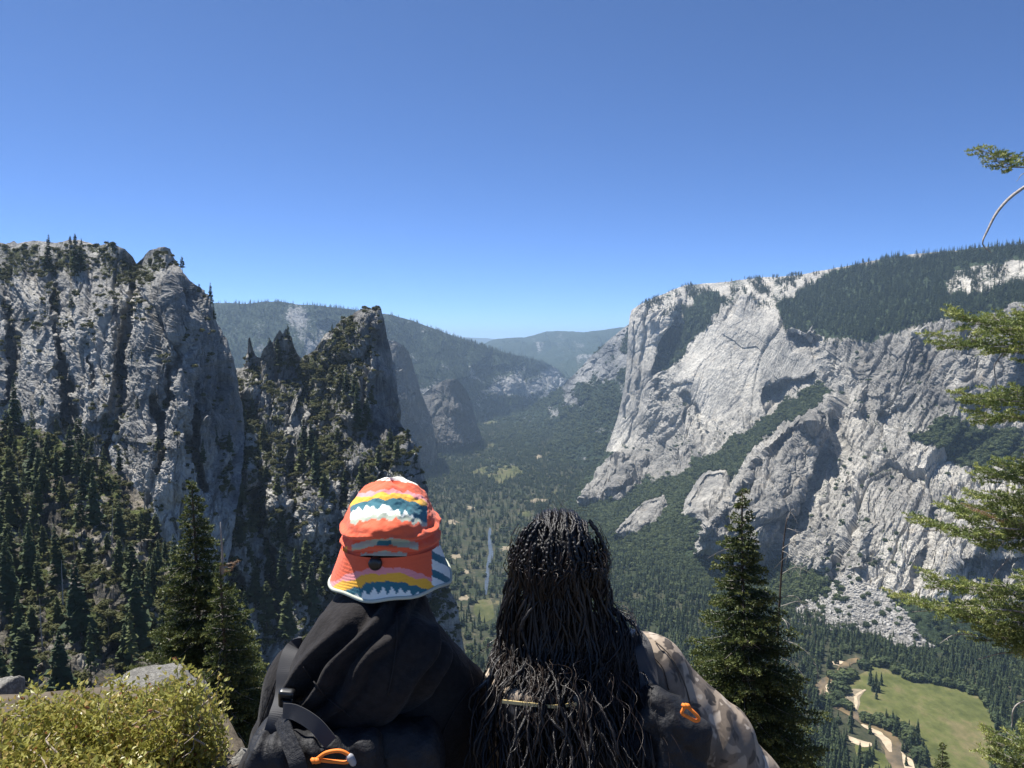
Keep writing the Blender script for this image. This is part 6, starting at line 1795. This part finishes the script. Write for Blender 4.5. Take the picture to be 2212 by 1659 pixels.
# ---- packs
def ribbon(mb, pts, width, thick=.0025, face=(0, -1, .2)):
    c = catmull(pts, 10 * len(pts)); t = np.gradient(c, axis=0); t /= np.linalg.norm(t, axis=1, keepdims=True)
    f = np.asarray(face, float); w = np.cross(t, f); w /= np.linalg.norm(w, axis=1, keepdims=True); n = np.cross(w, t)
    wd = np.asarray(width) / 2
    ring = np.stack([c + w * wd + n * thick, c - w * wd + n * thick, c - w * wd - n * thick, c + w * wd - n * thick], 1)
    k = len(c); i = np.arange(4 * k).reshape(k, 4)
    q = np.stack([i[:-1], np.roll(i[:-1], -1, 1), np.roll(i[1:], -1, 1), i[1:]], -1).reshape(-1, 4)
    mb.add(ring.reshape(-1, 3), np.concatenate([q, [[0, 1, 2, 3]], [[4 * k - 1, 4 * k - 2, 4 * k - 3, 4 * k - 4]]]))
def cord_loop(parent, pts, name="pull_cord", r=.0038):
    mb = MB(); tube(mb, catmull(list(pts) + [pts[0]], 8 * len(pts)), r, 7, False)
    k = pts[0]
    for dx in (-.5, .5): 
        tube(mb, [k + [dx * .006 - .006, -.002, .003], k + [dx * .006, -.005, 0], k + [dx * .006 + .006, -.002, -.003]], [.003, .0062, .003], 8)
    return put_mb(name, mb, M_ORANGE, parent, "orange cord loop on the zip")
def pack(loc, c, hs, rot, label, folds=1.0):
    e = bpy.data.objects.new("backpack", None); link(e); e.location = loc
    tag(e, label, "backpack")
    s = SDF().box(c, hs, .055, .02, rot)
    v, q = s.mesh(.0065, smooth=2); n = vnormals(v, q)
    f = folds * (.007 * fbm3(v * 11 + 2, 3, 541) + .0035 * np.sin(v[:, 0] * 55 + v[:, 2] * 20 + 4 * fbm3(v * 8, 2, 542)))
    put("bag", v + n * f[:, None], q, M_NYLON, e)
    return e
pk1 = pack((-.33, 1.58, SEAT), P(742, 1745, 1.60), (.205, .085, .185), rotm(-.15, .05, .10), "black nylon daypack with orange cord, worn by the hiker in the sun hat")
# front pocket with its gathered top edge
s = SDF().box(P(680, 1725, 1.505), (.135, .035, .125), .03, .02, rotm(-.2, .05, .18)).cone(P(560, 1600, 1.53), P(690, 1625, 1.49), .016, .016, .02)
v, q = s.mesh(.0055, smooth=2); n = vnormals(v, q)
v = v + n * (.004 * np.sin(v[:, 0] * 130 + 5 * fbm3(v * 9, 2, 551)) * np.clip((v[:, 2] + .98) * 8, 0, 1) + .006 * fbm3(v * 14, 3, 552))[:, None]
put("front_pocket", v, q, M_NYLON, pk1)
mb = MB(); ribbon(mb, [P(652, 1396, 1.735), P(634, 1410, 1.685), P(622, 1450, 1.650), P(618, 1500, 1.62), P(606, 1545, 1.57), P(590, 1600, 1.55)], .046, .005)
put_mb("shoulder_strap", mb, M_WEB, pk1, smooth=False)
mb = MB(); ribbon(mb, [P(612, 1535, 1.535), P(640, 1540, 1.52), P(680, 1565, 1.505), P(715, 1605, 1.495)], .030, .0015)
put_mb("webbing", mb, M_WEB, pk1, smooth=False)
mb = MB(); ribbon(mb, [P(606, 1550, 1.55), P(620, 1590, 1.50), P(640, 1640, 1.462), P(650, 1680, 1.455)], .034, .0015)
put_mb("webbing", mb, M_NYLON, pk1, smooth=False)
s = SDF().box(P(620, 1508, 1.565), (.017, .010, .021), .006, .004, rotm(.3, .1, 0)).box(P(620, 1512, 1.556), (.010, .02, .004), .002, .003, rotm(.3, .1, 0), 's')
v, q = s.mesh(.0024, smooth=1); put("buckle", v, q, M_PLASTIC, pk1)
cord_loop(pk1, [P(683, 1641, 1.448), P(705, 1626, 1.445), P(735, 1622, 1.445), P(756, 1634, 1.445), P(750, 1646, 1.445), P(720, 1645, 1.445)])
s = SDF().cone(P(756, 1636, 1.445), P(763, 1648, 1.45), .008, .007); v, q = s.mesh(.0028, smooth=1); put("cord_lock", v, q, M_STEEL, pk1)

# ---------------------------------------------------------------- the hiker with long braids
p2 = bpy.data.objects.new("person", None); link(p2); p2.location = (.13, 1.92, SEAT)
tag(p2, "seated hiker with long black braids in a brown camouflage jacket, leaning on one hand", "person")
head2 = np.array([.112, 1.83, -.535]); neck2 = np.array([.125, 1.83, -.72])
SL2, SR2 = P(1090, 1515, 1.87), P(1398, 1445, 1.84)
EL2, ER2 = P(1010, 1700, 1.98), P(1545, 1590, 1.83)
WL2, WR2 = np.array([.0, 2.17, -1.13]), P(1668, 1722, 1.80)
chest2, belly2, pelv2 = np.array([.135, 1.85, -.95]), np.array([.13, 1.88, -1.11]), np.array([.13, 1.92, SEAT + .085])
kn2 = (np.array([.04, 2.32, -1.19]), np.array([.27, 2.32, -1.19])); an2 = (np.array([.03, 2.37, -1.73]), np.array([.27, 2.37, -1.73]))
body(p2, head2, neck2, SL2, SR2, EL2, ER2, WL2, WR2, chest2, belly2, pelv2, kn2, an2, (([.1, .9, -.25], [0, .2, 1]), ([.45, .75, -.25], [0, .25, 1])))
legs_wear(p2, pelv2, kn2, an2)
boulder((WR2[0] + .03, 1.90, WR2[2] - .26), (.15, .20, .23), 33, "knee high grey stone under the resting hand beside the camouflage sleeve", rough=.1)
s = SDF()
s.ell(chest2, (.195, .13, .22), .05).ell(belly2, (.19, .145, .20), .08)
s.cone(neck2 + [0, 0, -.045], SL2, .075, .078, .05).cone(neck2 + [0, 0, -.045], SR2, .075, .082, .05)
s.cone(neck2 + [0, -.015, -.02], neck2 + [0, -.01, .02], .085, .078, .03)
s.cone(SL2, EL2, .078, .062, .04).cone(EL2, WL2, .062, .045, .03)
s.cone(SR2, ER2, .078, .080, .04).cone(ER2, WR2 + (ER2 - WR2) * .12, .080, .050, .03)
v, q = s.mesh(.0085, smooth=2); n = vnormals(v, q)
ax = (WR2 - SR2) / np.linalg.norm(WR2 - SR2)
tt = (v - SR2) @ ax
arm = np.clip((v[:, 0] - SR2[0]) * 10 + .4, 0, 1)
fold = .006 * fbm3(v * [8, 8, 5] + 1, 3, 561) + arm * .010 * np.sin((v[:, 0] * 1.2 - v[:, 2] * .35) * 55 + 3 * fbm3(v * 5, 2, 562)) * np.clip(.5 + fbm3(v * 4 + 4, 2, 563), 0, 1)
v = v + n * fold[:, None]
put("jacket", v, q, M_CAMO, p2)
M_SEAM2 = simple_mat("brown_seam", (.10, .08, .06), .8, .2)
seam("seam", v, [(1415, 1385), (1450, 1420), (1480, 1480), (1500, 1560), (1520, 1650)], M_SEAM2, p2)
seam("seam", v, [(1390, 1400), (1430, 1440), (1445, 1490)], M_SEAM2, p2)

pk2 = pack((.16, 1.66, SEAT), P(1290, 1765, 1.70), (.215, .085, .21), rotm(-.12, -.05, -.10), "black nylon backpack half hidden under the long braids, with an orange cord at its side")
s = SDF().box(P(1180, 1545, 1.69), (.105, .045, .062), .03, .02, rotm(-.15, 0, 0)); v, q = s.mesh(.006); n = vnormals(v, q)
put("top_pocket", v + n * (.005 * fbm3(v * 16, 3, 571))[:, None], q, M_CAMO, pk2, True, None, "brown camouflage top pocket")
mb = MB(); ribbon(mb, [P(1085, 1515, 1.646), P(1150, 1522, 1.636), P(1200, 1526, 1.636), P(1245, 1520, 1.646)], .007, .002, (0, -1, .1))
put_mb("zip", mb, simple_mat("brass_zip", (.62, .48, .22), .35, .5, bump=(600, .8, .001)), pk2, smooth=False)
mb = MB(); ribbon(mb, [P(1372, 1375, 1.80), P(1388, 1400, 1.748), P(1399, 1450, 1.725), P(1402, 1500, 1.70), P(1395, 1560, 1.68)], .042, .005)
put_mb("shoulder_strap", mb, M_WEB, pk2, smooth=False)
s = SDF().box(P(1450, 1640, 1.675), (.062, .06, .105), .022, .02, rotm(-.1, .22, .25)).box(P(1425, 1545, 1.69), (.055, .04, .05), .02, .03, rotm(.1, .5, .2))
v, q = s.mesh(.005, smooth=1); n = vnormals(v, q)
f = .006 * fbm3(v * 15, 3, 572) + .007 * np.abs(np.sin((v[:, 2] * 1.0 + v[:, 0] * .6) * 48 + 2.5 * fbm3(v * 9, 2, 573))) * np.clip(.6 + fbm3(v * 7, 2, 574), 0, 1)
put("side_pocket", v + n * f[:, None], q, M_NYLON, pk2)
cord_loop(pk2, [P(1481, 1523, 1.60), P(1500, 1540, 1.595), P(1510, 1553, 1.595), P(1502, 1557, 1.595), P(1485, 1548, 1.595), P(1473, 1540, 1.598)])
s = SDF().ell(P(1365, 1366, 1.78), (.011, .008, .010)); v, q = s.mesh(.003); put("strap_clip", v, q, M_STEEL, pk2)

# ---- braids
M_HAIR = simple_mat("black_hair", (.0075, .006, .0055), .34, .40, bump=(700, .6, .002), var=.4, vscale=80)
def hair():
    rng = np.random.default_rng(81)
    # the back the hair lies on: distance field of jacket and pack, used to keep hair outside
    lim = SDF().ell(chest2, (.20, .135, .22), .05).ell(belly2, (.195, .15, .2), .08).cone(neck2, SL2, .085, .082, .05).cone(neck2, SR2, .085, .09, .05)  .box(P(1290, 1765, 1.70), (.215, .085, .21), .05, .02, rotm(-.12, -.05, -.10))
    lim.ell(head2, (.090, .100, .113), .02)
    lim.cone(SR2, ER2, .094, .09, .03)
    def push(c, gap):
        for _ in range(4):
            d = lim.ev(c); e = 1e-3
            g = np.stack([lim.ev(c + np.eye(3)[k] * e) - d for k in range(3)], -1) / e
            g /= np.linalg.norm(g, axis=1, keepdims=True) + 1e-9
            o = np.clip(gap - d, 0, None)
            c = c + g * o[:, None]
        return c
    def path(az, el, xe, ye, de, seg, wav, crown=True, gap=.006):
        # root on the scalp, over the back of the head, then hanging to (xe, ye)
        r = np.array([.092, .101, .114])
        root = head2 + r * np.array([math.cos(el) * math.sin(az), -math.cos(el) * math.cos(az), math.sin(el)])
        az2 = az * 1.08
        side = head2 + r * np.array([1.05 * math.sin(az2), -1.05 * math.cos(az2), -.05])
        low = head2 + np.array([.095 * math.sin(az2) + .17 * (P(xe, 1400, 1.7)[0] - head2[0]), -.10 * math.cos(az2) - .02, -.17])
        end = P(xe, ye, de)
        mid = low * .5 + end * .5 + np.array([0, -.01, .02]) + rng.normal(0, .012, 3)
        c = catmull([root, (root + side) / 2 + (root + side - 2 * head2) * .05, side, low, mid, end], seg)
        t = np.linspace(0, 1, seg)[:, None]
        w = np.clip(t * 2.5 - .4, 0, 1) * wav
        ph = rng.random(3) * 6.28; fr = 10 + 8 * rng.random()
        c = c + w * np.concatenate([np.sin(t * fr + ph[0]), .6 * np.sin(t * fr * .8 + ph[1]), .2 * np.sin(t * fr + ph[2])], 1)
        fr = 24 + 22 * rng.random(); c = c + .28 * w * np.concatenate([np.sin(t * fr + ph[1]), .8 * np.cos(t * fr * .9 + ph[2]), .2 * np.sin(t * fr)], 1)
        return push(c, gap)
    br = MB(); cu = MB()
    def braid(c, seg, r0):
        L_ = np.concatenate([[0], np.cumsum(np.linalg.norm(np.diff(c, axis=0), axis=1))])
        bead = np.abs(np.cos(L_ / .0105 * np.pi))
        tg = np.gradient(c, axis=0); tg /= np.linalg.norm(tg, axis=1, keepdims=True)
        sd = np.cross(tg, [0, 1., 0]); sd /= np.linalg.norm(sd, axis=1, keepdims=True) + 1e-9
        c = c + sd * (.0013 * np.sin(L_ / .0105 * np.pi))[:, None]
        tube(br, c, r0 * (.62 + .5 * bead) * np.clip((1.05 - np.linspace(0, 1, seg)) * 6, .3, 1), 5, False)
    cent = np.sort(rng.uniform(-1, 1, 17))
    for k in range(122):
        az = rng.uniform(-1.6, 1.6); el = rng.uniform(-.05, 1.0)
        f = az / 1.6
        fc = cent[np.argmin(np.abs(cent - f + rng.normal(0, .08)))]; xe = 1222 + 222 * (.88 * fc + .12 * f) + rng.normal(0, 9); xe = min(max(xe, 985), 1430)
        c = path(az, el, xe, 1690 + 130 * rng.random(), 1.57 + .05 * abs(f) + rng.normal(0, .02), 110,    .012 + .020 * rng.random(), gap=.003 + .024 * rng.random())
        braid(c, 110, .0030 + .0018 * rng.random())
    for k in range(46):                        # rows drawn back over the top of the head
        x0 = rng.uniform(-.95, .95); el0 = rng.uniform(.2, 1.2)
        r = np.array([.092, .101, .115])
        pts = []
        for g in np.linspace(-1.0, 1.35, 7):      # from the brow over the top to the back
            dirv = np.array([math.sin(x0 * .75), -math.sin(g) * math.cos(x0 * .75), math.cos(g) * math.cos(x0 * .75)])
            pts.append(head2 + r * 1.02 * dirv / np.linalg.norm(dirv))
        xe = 1222 + 190 * x0 / 1.2 + rng.normal(0, 25)
        low = head2 + np.array([.10 * x0 / 1.2, -.115, -.19]); end = P(xe, 1660 + 120 * rng.random(), 1.56 + rng.normal(0, .015))
        c = catmull(pts + [low, (low + end) / 2 + rng.normal(0, .014, 3), end], 120)
        t = np.linspace(0, 1, 120)[:, None]; w = np.clip(t * 2.5 - .8, 0, 1) * .018; ph = rng.random() * 6.28; fr = 12 + 16 * rng.random()
        c = push(c + w * np.concatenate([np.sin(t * fr + ph), .6 * np.cos(t * fr * .8 + ph), 0 * t], 1), .004 + .012 * rng.random())
        braid(c, 120, .0034 + .001 * rng.random())
    for k in range(440):                       # loose curls and fly-aways
        az = rng.uniform(-1.8, 1.8); el = rng.uniform(-.1, 1.2); f = az / 1.8
        xe = 1220 + 230 * f + rng.normal(0, 40); xe = min(max(xe, 965), 1475)
        seg = 96
        c = path(az, el, xe, 1560 + 220 * rng.random(), 1.56 + .05 * abs(f) + rng.normal(0, .025), seg, .014, gap=.010 + .026 * rng.random())
        t = np.linspace(0, 1, seg)[:, None]
        amp = (.003 + .008 * rng.random()) * np.clip(t * 3 - .5, 0, 1)
        fr = rng.uniform(22, 75); p = rng.random() * 6.28
        c = c + np.concatenate([amp * np.sin(fr * t + p), amp * np.cos(fr * t + p), .4 * amp * np.sin(fr * t)], 1)
        i0 = int(rng.integers(12, 66)); i1 = int(min(seg, i0 + rng.integers(16, 46)))
        tube(cu, c[i0:i1], np.linspace(.0010, .0004, i1 - i0) * rng.uniform(.6, 1.3), 4, False)
    for k in range(160):                        # short frizz
        az = rng.uniform(-2.6, 2.6); el = rng.uniform(-.2, 1.5)
        d = np.array([math.cos(el) * math.sin(az), -math.cos(el) * math.cos(az), math.sin(el)])
        b = head2 + d * [.090, .108, .124]; q = rng.normal(size=3) * .018
        tube(cu, catmull([b, b + d * .006 + q * .5, b + d * .006 + q * 1.2], 8), np.linspace(.0006, .0003, 8), 3, False)
    # scalp under the braids
    s = SDF().ell(head2 + [0, -.006, .006], (.088, .099, .113), .02).ell(head2 + [0, -.045, -.06], (.075, .055, .08), .03)
    v, q = s.mesh(.006); n = vnormals(v, q)
    a = np.arctan2(v[:, 0] - head2[0], -(v[:, 1] - head2[1]))
    v = v + n * (.0022 * np.cos(a * 34 + 2 * np.sin((v[:, 2]) * 60)))[:, None]
    keep = ~((v[q].mean(1)[:, 1] > head2[1] + .045) & (v[q].mean(1)[:, 2] < head2[2] + .055))
    h_ = put("hair", v, q[keep], M_HAIR, p2, True, None, "waist long black braids")
    c0 = np.array(p2.location)
    br.v = [x - c0 for x in br.v]; cu.v = [x - c0 for x in cu.v]
    obj("braids", br.mesh("braids", M_HAIR, True), h_); obj("loose_curls", cu.mesh("loose_curls", simple_mat("curl_hair", (.030, .020, .015), .33, .45), True), h_)
hair()
# ================================================================= air
def haze():
    y0, y1, z0, z1 = -6000., 60500., -801., 640.
    bpy.context.view_layer.update()
    for o in SC.objects:
        if o.type == 'MESH' and o.parent is None:
            z0 = min(z0, min((o.matrix_world @ Vector(c)).z for c in o.bound_box) - 1.0)
    x0, x1 = -60500., 60500.
    v = [(x, y, z) for x in (x0, x1) for y in (y0, y1) for z in (z0, z1)]
    f = [(0, 1, 3, 2), (4, 6, 7, 5), (0, 4, 5, 1), (2, 3, 7, 6), (0, 2, 6, 4), (1, 5, 7, 3)]
    m, nt, out = new_mat("haze")
    vol = nd(nt, "ShaderNodeVolumePrincipled", {"Color": (.54, .75, 1.0, 1), "Density": HAZE, "Anisotropy": 0.35})
    nt.links.new(vol.outputs[0], out.inputs["Volume"])
    obj("haze", mesh_np("haze", v, np.array(f), m), kind="stuff")
HAZE = 3.3e-5
haze()
